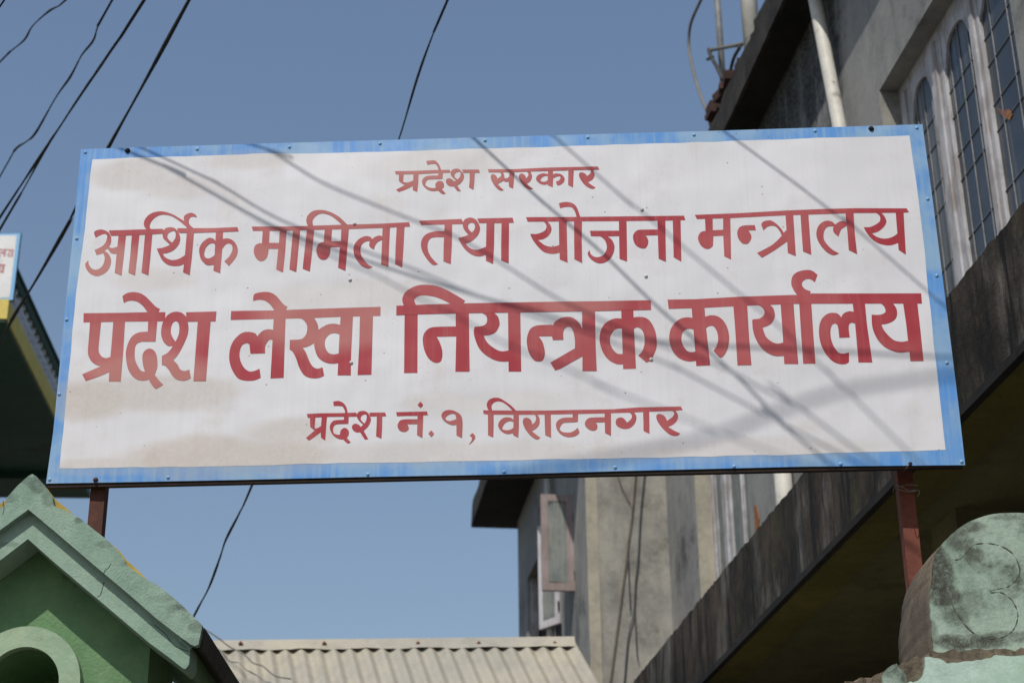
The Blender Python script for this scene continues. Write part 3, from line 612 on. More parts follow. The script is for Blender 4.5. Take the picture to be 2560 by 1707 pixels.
def shadow_wire(pts, t0, t1, r, label, e0=2.2, e1=2.2):
    P = []
    for i, (x, y) in enumerate(pts):
        t = t0 + (t1 - t0) * i / (len(pts) - 1); P.append(onsign(x, y) - SUNV * t)
    a = P[0] + (P[0] - P[1]).normalized() * e0; b = P[-1] + (P[-1] - P[-2]).normalized() * e1
    mb = MB(); mb.tube(cr([a] + P + [b], 5), r, 8); return tag(mb.build('overhead_cable', M_['black'], smooth=True), label, 'cable', 'cables overhead in front of the board')
def LB(w): return 'cable above the picture casting ' + w
shadow_wire([(351, 369), (531, 453), (640, 518), (706, 553), (785, 585), (888, 621), (1030, 673), (1180, 735), (1330, 790), (1480, 838), (1700, 925), (1900, 1030)], .9, 1.9, .0027, LB('upper of two close shadows from the bolt'))
shadow_wire([(294, 369), (408, 416), (640, 545), (765, 601), (842, 628), (1030, 691), (1220, 749), (1327, 776), (1486, 824), (1647, 855), (1800, 866), (2000, 876)], 0.9, 1.7, .0034, LB('lower of two close shadows from the bolt'))
shadow_wire([(294, 369), (408, 416), (560, 500), (700, 582), (842, 646), (940, 689), (1041, 743), (1166, 806), (1273, 865), (1400, 915), (1550, 985), (1640, 1020)], 1.3, 2.6, .0026, LB('a faint shadow down to the bottom line of letters'))
shadow_wire([(600, 352), (660, 372), (707, 397), (742, 420), (827, 468), (1030, 551), (1144, 596), (1253, 659), (1387, 744), (1480, 790), (1600, 845), (1790, 912), (1900, 970), (2000, 1020), (2120, 1110)], 1.0, 2.2, .0029, LB('a kinked shadow left of the top line of letters'))
shadow_wire([(1186, 348), (1328, 480), (1406, 548), (1506, 634), (1622, 748), (1709, 826), (1828, 928), (1920, 1020), (1990, 1090), (2050, 1140)], 1.0, 1.9, .0038, LB('the strong shadow through the middle of the board'))
shadow_wire([(1392, 348), (1540, 480), (1614, 539), (1730, 637), (1845, 733), (1940, 810), (2030, 895), (2130, 990), (2260, 1120)], 1.5, 2.6, .003, LB('a soft shadow right of the top line of letters'))
shadow_wire([(1807, 327), (1988, 460), (2113, 556), (2138, 571), (2317, 728)], 1.1, 1.6, .0028, LB('the straight shadow across the upper right corner'))
shadow_wire([(1500, 1150), (1750, 1100), (2000, 1010), (2150, 970), (2330, 945)], 3.9, 3.9, .0065, LB('the widest shadow, rising to the right below the letters'))

# ------------------------------------------------------------------ left gate pillar with its gabled lamp niche
GREEN = dict(base=(.20, .33, .23), alt=(.15, .27, .19))
def zf(x, y): return (x * .37427, 1120 + y * .37436)
def gb(x, y, rx, ry, k): p = atY(*zf(x, y), 4.0); return (p, (rx * .00050, .5, ry * .00042), k * .62)
GB = [gb(270, 235, 60, 70, .85), gb(330, 330, 45, 60, .7), gb(525, 480, 25, 22, .95), gb(700, 640, 60, 26, .6), gb(1330, 1190, 60, 50, .7), gb(1210, 1060, 60, 22, .6), gb(1280, 1290, 70, 28, .45), gb(185, 215, 40, 30, .5), gb(60, 330, 60, 40, .5), gb(30, 260, 60, 30, .5), gb(840, 770, 30, 20, .6), gb(1090, 1000, 80, 20, .35), gb(30, 620, 60, 16, .6)]
M_['gskin'] = plaster('pale green plaster', (.31, .42, .335), (.22, .33, .26), (.05, .06, .05), .34, .25, 1.5, 3.4, gstr=.75, grain=170, blobs=GB, blobcol=(.045, .05, .042)).m
M_['gcove'] = plaster('washed green plaster', (.30, .41, .325), (.24, .355, .27), (.07, .09, .07), .28, .2, 1.6, 4, gstr=.6, grain=170, blobs=GB, blobcol=(.06, .075, .06)).m
M_['gwall'] = plaster('deep green plaster', (.185, .31, .155), (.14, .26, .13), (.06, .05, .03), .2, .1, 1.2, 5, grain=130, gstr=.85).m
M_['gring'] = plaster('yellow green plaster', (.36, .45, .30), (.28, .40, .28), (.16, .11, .06), .25, .2, 2, 6).m
M_['yellow'] = plaster('yellow limewash', (.50, .36, .085), (.38, .26, .06), (.06, .05, .03), .45, .3, 2.5, 9).m
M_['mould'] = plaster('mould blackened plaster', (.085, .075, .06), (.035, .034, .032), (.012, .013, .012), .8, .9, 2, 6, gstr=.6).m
Y0 = 4.0
ap = atY(*zf(215, 172), Y0); CXP = ap.x
def mir(p): return Vector((2 * CXP - p[0], p[1], p[2]))
pil = thing('gate_pillar', 'green gate pillar with a gabled cap and arched niche at the lower left', 'gate pillar', (CXP, 4.4, 0))
top = [zf(x, y) for x, y in [(215, 172), (240, 185), (300, 250), (350, 325), (358, 380), (372, 392), (430, 412), (482, 437), (545, 475), (612, 530), (705, 603), (775, 672), (800, 705), (832, 745), (838, 768), (880, 805), (930, 842), (1000, 885), (1045, 908), (1120, 965), (1200, 1032), (1280, 1110), (1350, 1180)]]
toph = [zf(x, y) for x, y in [(215, 172), (1350, 1180)]]
low = [zf(x, y) for x, y in [(1345, 1215), (1325, 1310), (1300, 1318), (1275, 1310), (1180, 1240), (1050, 1140), (850, 965), (640, 790), (400, 584), (195, 408)]]
R = [atY(x, y, Y0) for x, y in top] + [atY(x, y, Y0) for x, y in low]
inner_apex = R[-1].copy(); inner_apex.x = CXP
R[0] = ap; R[-1] = inner_apex
# rough the top edge slightly
Ltop = [mir(p) for p in R[:len(top)]]; 
for p in Ltop[1:-1]: p.z += random.uniform(-.004, .003)
Llow = [mir(p) for p in R[len(top):]]
loop = R + list(reversed(Llow[:-1])) + list(reversed(Ltop[1:]))
mb = MB(); mb.prism(loop, (0, .022, 0)); mb.build('outer_gable_band', M_['gskin'], pil)
# body behind the skin, straight sloping top in old yellow limewash
DEP = .80
er = atY(*zf(1350, 1180), Y0) + Vector((-.004, .023, .0)); ridge = ap + Vector((0, .023, .002))
er2 = atY(*zf(1322, 1312), Y0) + Vector((-.004, .023, 0)); ia = inner_apex + Vector((0, .023, 0))
bl = [ridge] + [atY(*zf(x, y - 3), Y0) + Vector((0, .023, 0)) for x, y in [(300, 250), (350, 320), (400, 360), (455, 405), (482, 434), (612, 528), (705, 600), (780, 665), (830, 728), (890, 782), (985, 872), (1045, 906), (1200, 1030)]] + [er, er2, ia]
body_loop = bl + [mir(p) + Vector((0, 0, .006 if 2 < i < len(bl) - 3 else 0)) for i, p in enumerate(reversed(bl[1:-1]))]
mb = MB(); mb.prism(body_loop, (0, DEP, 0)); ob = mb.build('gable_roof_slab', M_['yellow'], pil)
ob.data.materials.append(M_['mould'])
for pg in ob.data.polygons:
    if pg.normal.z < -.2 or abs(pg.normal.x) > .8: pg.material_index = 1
# right eave end, blackened with mould, a skin on the slab's end
for s in (0, 1):
    q = [er + Vector((.001, 0, -.001)), er2 + Vector((.001, 0, 0)), er2 + Vector((.001, DEP, 0)), er + Vector((.001, DEP, -.001))]
    if s: q = [mir(p) for p in q]
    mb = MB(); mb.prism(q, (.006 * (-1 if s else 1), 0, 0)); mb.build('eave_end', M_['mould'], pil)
# second, recessed band with soft cove
i2 = [zf(x, y) for x, y in [(172, 360), (1290, 1312)]]
b_out = [atY(*zf(170, 350), Y0 + .03), atY(*zf(1272, 1318), Y0 + .03)]
b_low = [atY(*zf(x, y), Y0 + .022) for x, y in [(1268, 1360), (1262, 1440), (1240, 1470), (1225, 1470), (1130, 1395), (1000, 1300), (770, 1105), (500, 877), (350, 750), (178, 604)]]
b_out[0].x = CXP; b_low[-1].x = CXP
for p in b_low: p.y = Y0 + .03
bl2 = b_out + b_low
for p in bl2: p.y = Y0 + .0235
loop = bl2 + [mir(p) for p in reversed(bl2[1:-1])]
mb = MB(); mb.prism(loop, (0, .10, 0)); o2 = mb.build('inner_gable_band', M_['gcove'], pil)
# thin fillet between the two bands
mb = MB()
f1 = [atY(*zf(172, 372), Y0 + .012), atY(*zf(1274, 1318), Y0 + .012)]; f1[0].x = CXP
for s in (0, 1):
    q = [p.copy() for p in f1]
    if s: q = [mir(p) for p in q]
    mb.tube([p + Vector((0, .008, -.004)) for p in q], .006, 6)
mb.build('shadow_fillet', M_['gskin'], pil)
def crack(pts, y):
    Q = [atY(*zf(a, b), y) for a, b in pts]; Q = cr([q + Vector((random.uniform(-.0015, .0015), 0, random.uniform(-.0015, .0015))) for q in Q], 4)
    m = MB(); m.tube(Q, .0009, 5); m.build('crack', M_['mould'], pil)
crack([(745, 770), (725, 800), (700, 815), (688, 838)], Y0 + .0002); crack([(700, 885), (685, 930), (672, 975), (650, 992)], Y0 + .0236)
crack([(1030, 1175), (1065, 1210), (1110, 1245), (1135, 1290), (1180, 1325), (1262, 1360)], Y0 + .0236); crack([(20, 350), (28, 400), (22, 440)], Y0 + .0002)
# soffit block behind the inner band and the niche wall
WALLY = Y0 + .0235 + .105
wr = atY(*zf(1000, 1370), WALLY).x; wallhw = wr - CXP
apz = b_low[-1].z; slope = (b_low[-1].z - b_low[4].z) / (b_low[4].x - CXP)
zc = atY(*zf(103, 1585), WALLY).z; RO = .137; RI = .088; 
mb = MB()
zb = 0.0; yb = WALLY + .62
outer = [(CXP - wallhw, zb), (CXP + wallhw, zb), (CXP + wallhw, apz - slope * wallhw + .02), (CXP, apz + .02), (CXP - wallhw, apz - slope * wallhw + .02)]
arch = [(CXP - RI, zc - .34), (CXP + RI, zc - .34)] + [(CXP + RI * math.cos(a), zc + RI * math.sin(a)) for a in [math.pi * k / 20 for k in range(21)]]
mb.prism([(x, WALLY, z) for x, z in outer], (0, .30, 0), [[(x, WALLY, z) for x, z in arch]])
mb.build('niche_wall', M_['gwall'], pil)
zsh = apz - slope * wallhw - .02; mb = MB(); mb.box((CXP, WALLY + .301 + .16, zsh / 2), (wallhw, 0, 0), (0, .16, 0), (0, 0, zsh / 2)); mb.build('pillar_shaft', M_['gwall'], pil)
mb = MB(); mb.prism([(x, WALLY + .3015, z) for x, z in [(CXP - wallhw, zsh), (CXP + wallhw, zsh), (CXP, apz + .015)]], (0, .02, 0)); mb.build('niche_back', M_['gwall'], pil)
ro = [(CXP + RO, zc - .36)] + [(CXP + RO * math.cos(a), zc + RO * math.sin(a)) for a in [math.pi * k / 24 for k in range(25)]] + [(CXP - RO, zc - .36)]
rin = [(CXP - RI + .001, zc - .36)] + [(CXP - (RI - .001) * math.cos(a), zc + (RI - .001) * math.sin(a)) for a in [math.pi * k / 24 for k in range(25)]] + [(CXP + RI - .001, zc - .36)]
mb = MB(); mb.prism([(x, WALLY - .028, z) for x, z in ro + rin], (0, .0275, 0)); mb.build('arch_ring', M_['gring'], pil)
# sloping inner soffits under the cap (they close the space between band and slab)
mb = MB()
for s in (1, -1):
    a = Vector((CXP, Y0 + .124, apz + .012)); b = Vector((CXP + s * (b_low[3].x - CXP), Y0 + .124, b_low[3].z + .012))
    mb.prism([a, b, b + Vector((0, 0, .07)), a + Vector((0, 0, .07))], (0, DEP - .11, 0))
mb.build('soffit', M_['gwall'], pil)

# ------------------------------------------------------------------ right gate pillar with its scroll top
def zr(x, y): return (1760 + x * .38704, 1100 + y * .38712)
def zb3(x, y, rx, ry, k): p = atY(x * .38704 + 1760, 1100 + y * .38712, 4.02); return (p, (rx * .00042, .5, ry * .00044), k)
SCB = [zb3(1530, 850, 90, 210, 1.), zb3(1640, 640, 90, 90, .75), zb3(1700, 560, 110, 40, .8), zb3(1720, 1300, 300, 55, .95), zb3(1560, 1010, 110, 60, .95), zb3(1740, 740, 70, 50, .8), zb3(1980, 1270, 160, 40, .7), zb3(1640, 1130, 80, 60, .5), zb3(1480, 1260, 40, 90, .6), zb3(1700, 1040, 80, 60, .4), zb3(1950, 500, 120, 20, .5)]
M_['scroll'] = plaster('mint plaster with black mould', (.37, .465, .385), (.28, .385, .31), (.04, .042, .036), .55, .15, 1.6, 3.2, grain=120, gstr=.55, blobs=SCB, blobcol=(.055, .055, .045)).m
M_['scrollside'] = plaster('brown weathered plaster', (.20, .16, .115), (.13, .11, .085), (.05, .045, .04), .5, .4, 2, 4, gstr=.6).m
M_['mint'] = plaster('pale mint plaster', (.47, .60, .54), (.36, .50, .40), (.06, .06, .05), .38, .2, 2, 5).m
M_['broken'] = plaster('broken render', (.25, .20, .145), (.14, .115, .085), (.05, .045, .035), .5, .3, 6, 12, grain=70, gstr=1.).m
YR = 4.02
prf = [(2067, 470), (1990, 468), (1900, 472), (1800, 492), (1700, 532), (1640, 572), (1575, 630), (1520, 690), (1490, 755), (1480, 830), (1476, 880), (1468, 940), (1464, 1000), (1463, 1100), (1468, 1180), (1474, 1260), (1486, 1345)]
P = [atY(*zr(x, y), YR) for x, y in prf]
cxr = P[0].x + .0; zbase = P[-1].z
pilr = thing('gate_pillar', 'mint green gate pillar topped by a mouldy rounded scroll at the lower right', 'gate pillar', (cxr + .02, 4.4, 0))
P[-1].z -= .045; P = cr(P, 3)
for p in P[1:-1]: p.x += random.uniform(-.0012, .0012)
right = [Vector((2 * cxr - p.x, p.y, p.z)) for p in P]
loop = list(reversed(P)) + right[1:]
mb = MB(); mb.prism(loop, (0, .012, 0)); mb.build('scroll_face', M_['scroll'], pilr)
# slightly domed, weathered body behind the face: swells to the left as it goes back
m_ = len(loop); rings = []
for k, (dy, ex) in enumerate([(.0125, -.004), (.05, .0), (.12, .006), (.22, .008), (.32, .004), (.40, -.004), (.42, -.02)]):
    ring = []
    for p in loop:
        d = Vector((p.x - cxr, 0, p.z - (zbase + .12))); L = max(d.length, .01)
        q = p + d / L * ex; q.z = max(q.z, zbase - .02) if p.z <= zbase + .005 else q.z
        ring.append(Vector((q.x, YR + dy, q.z)))
    rings.append(ring)
v = [q for r in rings for q in r]; f = [(i * m_ + j, i * m_ + (j + 1) % m_, (i + 1) * m_ + (j + 1) % m_, (i + 1) * m_ + j) for i in range(len(rings) - 1) for j in range(m_)]
f += [tuple(range(m_)), tuple((len(rings) - 1) * m_ + j for j in range(m_))]
mesh_obj('scroll_body', v, f, M_['scrollside'], pilr, smooth=True)
M_['groove'] = plaster('scroll relief shading', (.10, .11, .085), (.07, .075, .06), (.04, .04, .03), .4, .1).m  # dark beads carry the shading of the scroll relief in their colour
def groove(pts, nm, r=.0021):
    mb = MB(); Q = [atY(*zr(x, y), YR + .0012) for x, y in pts]; mb.tube(cr(Q, 5), [r * random.uniform(.6, 1.25) for _ in range((len(Q) - 1) * 5 + 1)], 6)
    mb.build(nm, M_['groove'], pilr)
groove([(1600, 770), (1630, 773), (1665, 760), (1700, 715), (1735, 682), (1780, 668), (1860, 670), (1940, 695), (2005, 748), (2038, 830), (2030, 880), (1995, 925), (1950, 950), (1880, 965), (1845, 975)], 'incised_scroll')
groove([(1850, 985), (1920, 985), (1980, 1025), (2018, 1090), (2025, 1150), (2000, 1220), (1950, 1262), (1890, 1280), (1820, 1280), (1760, 1258), (1700, 1210), (1640, 1130), (1595, 1050)], 'incised_scroll')
# square base under the scroll
YB = YR - .055
def basept(x, y): return atY(*zr(x, y), YB)
pb = [(980, 1568), (1100, 1500), (1180, 1462), (1250, 1425), (1330, 1400), (1420, 1372), (1500, 1352), (1700, 1346), (1860, 1345), (2067, 1342)]
Q = [basept(x, y) for x, y in pb]
xl = basept(1150, 1568).x; zt = Q[-1].z; xr_ = 2 * cxr - xl
mb = MB(); mb.box(((xl + xr_) / 2, YB + .012 + .39, zt / 2 - .07), ((xr_ - xl) / 2, 0, 0), (0, .39, 0), (0, 0, zt / 2 - .07)); mb.build('base_block', M_['broken'], pilr)
# broken lip of render on top and mint skin on the face
random.seed(3)
mb = MB(); lip = []
xs = [xl - .11 + i * .012 for i in range(int((xr_ - xl + .2) / .012) + 1)]
v = []; f = []; cols = 6
for i, x in enumerate(xs):
    drop = max(0, (xl + .13 - x)) * .34
    for j in range(cols):
        yy = YB - .02 + j * .11; zz = zt + random.uniform(-.006, .008) - drop * (1 if j < 3 else .6) + (.002 if j else -.01)
        v.append((x + random.uniform(-.002, .002), yy + random.uniform(-.006, .006), zz))
    for j in range(cols): v.append((x, YB + .006 + j * .108, zt - .16 - drop))
n2 = cols * 2
for i in range(len(xs) - 1):
    for j in range(cols - 1):
        f.append((i * n2 + j, i * n2 + j + 1, (i + 1) * n2 + j + 1, (i + 1) * n2 + j))
        f.append((i * n2 + cols + j, (i + 1) * n2 + cols + j, (i + 1) * n2 + cols + j + 1, i * n2 + cols + j + 1))
    f.append((i * n2, (i + 1) * n2, (i + 1) * n2 + cols, i * n2 + cols)); f.append((i * n2 + cols - 1, i * n2 + 2 * cols - 1, (i + 1) * n2 + 2 * cols - 1, (i + 1) * n2 + cols - 1))
f.append(tuple(list(range(cols)) + list(range(2 * cols - 1, cols - 1, -1)))); k = (len(xs) - 1) * n2
f.append(tuple([k + j for j in range(cols)] + [k + j for j in range(2 * cols - 1, cols - 1, -1)]))
mesh_obj('broken_render_lip', v, f, M_['broken'], pilr)
def skin(pts, nm, mat, yy):
    top_ = [atY(*zr(x, y), yy) for x, y in pts]; top_ = jitter_edge(top_, .0016, .01)
    a, b = top_[0], top_[-1]; z0 = 1.2
    mb = MB(); mb.prism(top_ + [Vector((b.x, yy, z0)), Vector((a.x, yy, z0))], (0, .02, 0)); mb.build(nm, mat, pilr)
skin([(1312, 1565), (1335, 1555), (1350, 1562), (1385, 1548), (1420, 1510), (1430, 1460), (1425, 1400), (1450, 1396), (1520, 1408), (1570, 1440), (1640, 1436), (1700, 1425), (1790, 1418), (1850, 1405), (1880, 1385), (1960, 1392), (2067, 1388), (2300, 1390)], 'mint_render', M_['mint'], YB - .030)
skin([(1150, 1520), (1180, 1475), (1215, 1450), (1245, 1440), (1262, 1470), (1290, 1490), (1308, 1520), (1310, 1562)], 'grey_green_render', M_['scroll'], YB - .029)
# ------------------------------------------------------------------ concrete building on the right
HA = .1312
DA = Vector((-math.sin(HA), math.cos(HA), 0)); NA = Vector((math.cos(HA), math.sin(HA), 0)); ZZ = Vector((0, 0, 1))
def W(s, D, z): v = DA * s + NA * D; return Vector((v.x, v.y, z))
def onD(px, py, D):                       # pixel -> (s, z) on the facade-parallel plane at distance D
    P = hit(px, py, C0 + NA * D, NA); return P.dot(DA), P.z
def onS(px, py, s):                       # pixel -> (D, z) on the cross plane at s
    P = hit(px, py, DA * s + C0, DA); return P.dot(NA), P.z
def wbox(mb, s0, s1, D0, D1, z0, z1):
    return mb.box(W((s0 + s1) / 2, (D0 + D1) / 2, (z0 + z1) / 2), DA * (s1 - s0) / 2, NA * (D1 - D0) / 2, ZZ * (z1 - z0) / 2)
def wblob(px, py, D, rs, rz, k): sz = onD(px, py, D); return (W(sz[0], D, sz[1]), (.6, rs, rz), k)
WB = [wblob(1985, 60, 2.7, 1.1, .5, 1.), wblob(1960, 250, 2.7, 1.2, .7, .9), wblob(2060, 60, 2.7, .25, .45, .95), wblob(2085, 190, 2.7, .12, .5, .8), wblob(2080, 330, 2.7, .1, .4, .5), wblob(1900, 300, 2.7, 1.6, .9, 1.),
      wblob(2030, 1300, 2.7, .5, 1.2, .3)]
M_['cement'] = plaster('grey cement render', (.32, .315, .295), (.23, .232, .228), (.045, .046, .048), .42, .55, .8, 1.5, gstr=.25, blobs=WB, blobcol=(.02, .02, .02)).m
M_['cementlit'] = plaster('sunlit stained cement render', (.36, .345, .30), (.25, .245, .225), (.13, .125, .11), .5, .45, 1.1, 2.2, gstr=.2).m  # lighter warm copy of cement, sunlight on street-facing faces put into the colour
M_['cream'] = plaster('cream edge and sunlit jamb render', (.40, .37, .30), (.32, .30, .245), (.14, .13, .10), .2, .25, 2, 4, gstr=.15).m  # the edge strip's own cream; also puts sunlight into the jamb lining
M_['fascia'] = plaster('black moulded concrete', (.065, .052, .04), (.022, .021, .019), (.008, .009, .008), .75, .8, 1.6, 3, gstr=1., grain=60).m
def add_pale_streaks(mat, col=(.22, .215, .21), amt=.6, sc=(7, 7, .8), lo=.55, hi=.7):
    t = mat.node_tree; b = t.nodes['Principled BSDF']; src = b.inputs['Base Color'].links[0].from_socket
    g = t.nodes.new('ShaderNodeNewGeometry'); mp = t.nodes.new('ShaderNodeMapping'); mp.inputs[3].default_value = sc; t.links.new(g.outputs['Position'], mp.inputs[0])
    n = t.nodes.new('ShaderNodeTexNoise'); n.inputs['Scale'].default_value = 1; n.inputs['Detail'].default_value = 8; n.inputs['Roughness'].default_value = .7; t.links.new(mp.outputs[0], n.inputs[0])
    r = t.nodes.new('ShaderNodeMapRange'); r.interpolation_type = 'SMOOTHSTEP'; t.links.new(n.outputs['Fac'], r.inputs[0]); r.inputs[1].default_value = lo; r.inputs[2].default_value = hi; r.inputs[4].default_value = amt
    x = t.nodes.new('ShaderNodeMix'); x.data_type = 'RGBA'; t.links.new(r.outputs[0], x.inputs[0]); t.links.new(src, x.inputs[6]); x.inputs[7].default_value = (*col, 1); t.links.new(x.outputs[2], b.inputs['Base Color'])
add_pale_streaks(M_['fascia'], (.25, .24, .22), .6, (3.2, 3.2, 1.1), .50, .70); add_pale_streaks(M_['fascia'], (.10, .075, .05), .5, (1.8, 1.8, 2.2), .5, .7); add_pale_streaks(M_['fascia'], (.012, .012, .012), .9, (11, 11, 1.2), .5, .6); add_pale_streaks(M_['fascia'], (.06, .07, .02), .5, (2.2, 2.2, 1.4), .58, .7)
add_pale_streaks(M_['cementlit'], (.16, .15, .13), .55, (2.5, 2.5, 1.6), .5, .72)
add_pale_streaks(M_['cement'], (.36, .355, .34), .45, (5, 5, .7), .5, .75)
M_['soffit'] = plaster('near black concrete', (.03, .029, .028), (.018, .018, .018), (.012, .012, .012), .6, .3, 1.5, 3).m  # even near-black tone for undersides, doors and the opening panel
M_['olive'] = plaster('olive yellow paint', (.17, .15, .045), (.11, .10, .03), (.05, .045, .02), .3, .2, 1, 2, gstr=.15).m
M_['dark'] = plaster('dark painted wall', (.17, .155, .08), (.12, .11, .06), (.02, .02, .015), .4, .2, 1, 2).m
def wood(name, a, b, worn, amt=.6):
    m = NT(name, .75, .3); st = m.noise(1., 7, .75, m.coords((38, 38, 3)))
    c = m.mix(m.ramp(m.noise(7, 5), .4, .6), a, b); c = m.mix(m.ramp(st, .48, .62, 0, amt), c, worn); m.color(c); m.bump(st, .5, .004); return m.m
M_['wood'] = wood('peeling white window paint', (.50, .50, .52), (.36, .35, .355), (.24, .185, .15), .65)
M_['woodpink'] = wood('pinkish primed wood', (.30, .24, .23), (.25, .20, .185), (.42, .38, .38), .4)
M_['woodwhite'] = wood('white painted wood', (.60, .59, .62), (.50, .48, .50), (.28, .20, .16), .35)
def glass_mat():
    m = NT('streaked window glass', .22, .5); c = m.mix(m.ramp(m.noise(1.4, 4), .4, .7), (.03, .036, .044), (.065, .07, .074)); c = m.mix(m.ramp(m.noise(1., 5, .6, m.coords((14, 14, .8))), .48, .66, 0, .6), c, (.20, .20, .19)); m.color(c); return m.m  # pale vertical bands mixed into the dark glass colour
M_['glass'] = glass_mat(); M_['grille'] = rust('pale grille bar', (.26, .27, .28), (.18, .19, .20), .6)
M_['paleglass'] = wood('dull pane with reflection streaks', (.20, .22, .21), (.15, .17, .165), (.34, .33, .27), .5)  # dull glass, pale vertical streaks put a reflection into the colour
M_['pvc'] = plaster('white plastic pipe', (.62, .60, .54), (.55, .53, .47), (.06, .055, .05), .32, .15, 2, 7, rough=.5, gstr=.05).m
M_['brick'] = plaster('old red brick', (.085, .045, .035), (.055, .035, .03), (.04, .03, .025), .5, .2, 4, 6, gstr=.7).m

bld = thing('concrete_house', 'weathered grey concrete house with peeling windows and a mouldy balcony band on the right', 'building', W(8, 4, 0))
WD, FD, JD = 2.70, 2.0, 2.10
ZT = 7.03                                  # underside of the roof slab
ZS0, ZS1 = 3.48, 3.865                     # balcony slab
S_J = 11.92                                # where the cross wall stands
# window openings: upper right, and the one seen below the board
w1s1 = 6.89; w1s0 = onD(2523, 0, WD)[0]; w1z1 = 6.02; w1z0 = 3.9
w2s1 = onD(1736, 1210, WD)[0]; w2s0 = onD(1868, 1190, WD)[0]; w2z1 = 6.02; w2z0 = 4.05
mb = MB()
outer = [(1., ZS1 - .3), (S_J, ZS1 - .3), (S_J, ZT), (1., ZT)]
holes = [[(w1s0, w1z0), (w1s1, w1z0), (w1s1, w1z1), (w1s0, w1z1)], [(w2s0, w2z0), (w2s1, w2z0), (w2s1, w2z1), (w2s0, w2z1)]]
mb.prism([W(s, WD, z) for s, z in outer], NA * .22, [[W(s, WD, z) for s, z in h] for h in holes]); mb.build('wall', M_['cement'], bld)
# far cross wall facing the street and the return wall beyond it
mb = MB(); wbox(mb, S_J + .001, S_J + .2, JD + .002, WD + .22, .0, ZT - .01); mb.build('cross_wall', M_['cementlit'], bld)
mb = MB(); mb.prism([onj for onj in [W(S_J - .003, JD, 0), W(S_J - .003, JD + .085, 0), W(S_J - .003, JD + .085, ZT - .3), W(S_J - .003, JD, ZT - .3)]], DA * .003); mb.build('pale_edge_strip', M_['cream'], bld)
SF = 15.46
bw = (12.77, 15.2)
bz1 = onD(1337, 1440, JD)[1]
outer = [(S_J + .2, 0), (SF, 0), (SF, ZT), (S_J + .2, ZT)]
mb = MB(); hz0 = 4.0
hs0, hs1 = 13.15, 15.05
mb.prism([W(s, JD, z) for s, z in outer], NA * .2, [[W(s, JD, z) for s, z in [(hs0, hz0), (hs1, hz0), (hs1, 5.98), (hs0, 5.98)]]]); mb.build('far_wall', M_['cement'], bld)
mb = MB(); wbox(mb, S_J - .002, S_J + .199, JD - .0, JD + .0015, 0, ZT - .011); mb.build('wall_corner', M_['cement'], bld)
mb = MB(); wbox(mb, SF + .001, SF + .2, JD + .001, 8, 0, ZT); mb.build('back_wall', M_['cement'], bld)
# jamb linings with the warm sunlight put into their colour
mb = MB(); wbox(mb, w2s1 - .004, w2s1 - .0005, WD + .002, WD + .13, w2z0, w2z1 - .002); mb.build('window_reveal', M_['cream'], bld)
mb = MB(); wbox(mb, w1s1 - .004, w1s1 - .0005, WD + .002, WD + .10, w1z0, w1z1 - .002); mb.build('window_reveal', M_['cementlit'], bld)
# roof slab: near part and the far part that juts out with the cross wall
def roughprofile(s0, s1, D, z0, z1, name, mat, n=60, amp=.02, dback=3.):
    v = []; f = []
    for i in range(n + 1):
        s = s0 + (s1 - s0) * i / n; a = random.uniform(-amp, amp)
        v += [W(s, D, z0 + random.uniform(-.004, .004)), W(s, D + random.uniform(0, .012), z1 + a), W(s, D + dback, z1 + a * .5), W(s, D + dback, z0)]
    for i in range(n):
        k = i * 4
        for j in range(4): f.append((k + j, k + (j + 1) % 4, k + 4 + (j + 1) % 4, k + 4 + j))
    f += [(0, 1, 2, 3), (n * 4, n * 4 + 1, n * 4 + 2, n * 4 + 3)]
    mesh_obj(name, v, f, mat, bld)
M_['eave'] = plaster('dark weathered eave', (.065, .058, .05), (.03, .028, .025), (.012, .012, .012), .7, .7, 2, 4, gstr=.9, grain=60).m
E1 = 2.50
roughprofile(1.5, S_J - .3, E1, ZT + .001, ZT + .23, 'roof_slab', M_['eave'])
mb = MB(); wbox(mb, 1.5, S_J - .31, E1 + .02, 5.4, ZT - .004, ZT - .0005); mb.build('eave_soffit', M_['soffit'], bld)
zf_, = (onS(1183, 1301, 15.7)[1],)
ED = onS(1183, 1301, 15.7)[0]
roughprofile(S_J - .29, 15.9, ED, zf_ + .001, zf_ + .22, 'far_roof_slab', M_['eave'], 30, .008)
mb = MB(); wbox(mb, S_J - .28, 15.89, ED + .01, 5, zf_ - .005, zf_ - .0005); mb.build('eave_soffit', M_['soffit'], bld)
# balcony slab with its mouldy fascia
v = []; f = []; n = 420
for i in range(n + 1):
    s = 1.5 + (15.5 - 1.5) * i / n
    a = random.uniform(-.004, .004)
    v += [W(s, FD + random.uniform(-.004, .004), ZS0), W(s, FD + random.uniform(-.004, .004), ZS0 + .2), W(s, FD + random.uniform(0, .008), ZS1 + a), W(s, WD + .02, ZS1 + a * .3), W(s, WD + .02, ZS0)]
for i in range(n):
    k = i * 5
    for j in range(5): f.append((k + j, k + (j + 1) % 5, k + 5 + (j + 1) % 5, k + 5 + j))
f += [tuple(range(5)), tuple(n * 5 + j for j in range(5))]
mesh_obj('balcony_slab', v, f, M_['fascia'], bld)
mb = MB(); wbox(mb, 1.5, 15.5, FD - .012, FD + .015, ZS0 - .03, ZS0 - .002); mb.build('drip_edge', M_['soffit'], bld)
mb = MB(); wbox(mb, 1.5, 15.5, FD + .016, FD + .19, ZS0 - .022, ZS0 - .002); mb.build('soffit_margin', M_['olive'], bld)
mb = MB(); wbox(mb, 1.5, 15.5, FD + .191, 8, ZS0 - .012, ZS0 - .002); mb.build('porch_ceiling', M_['dark'], bld)
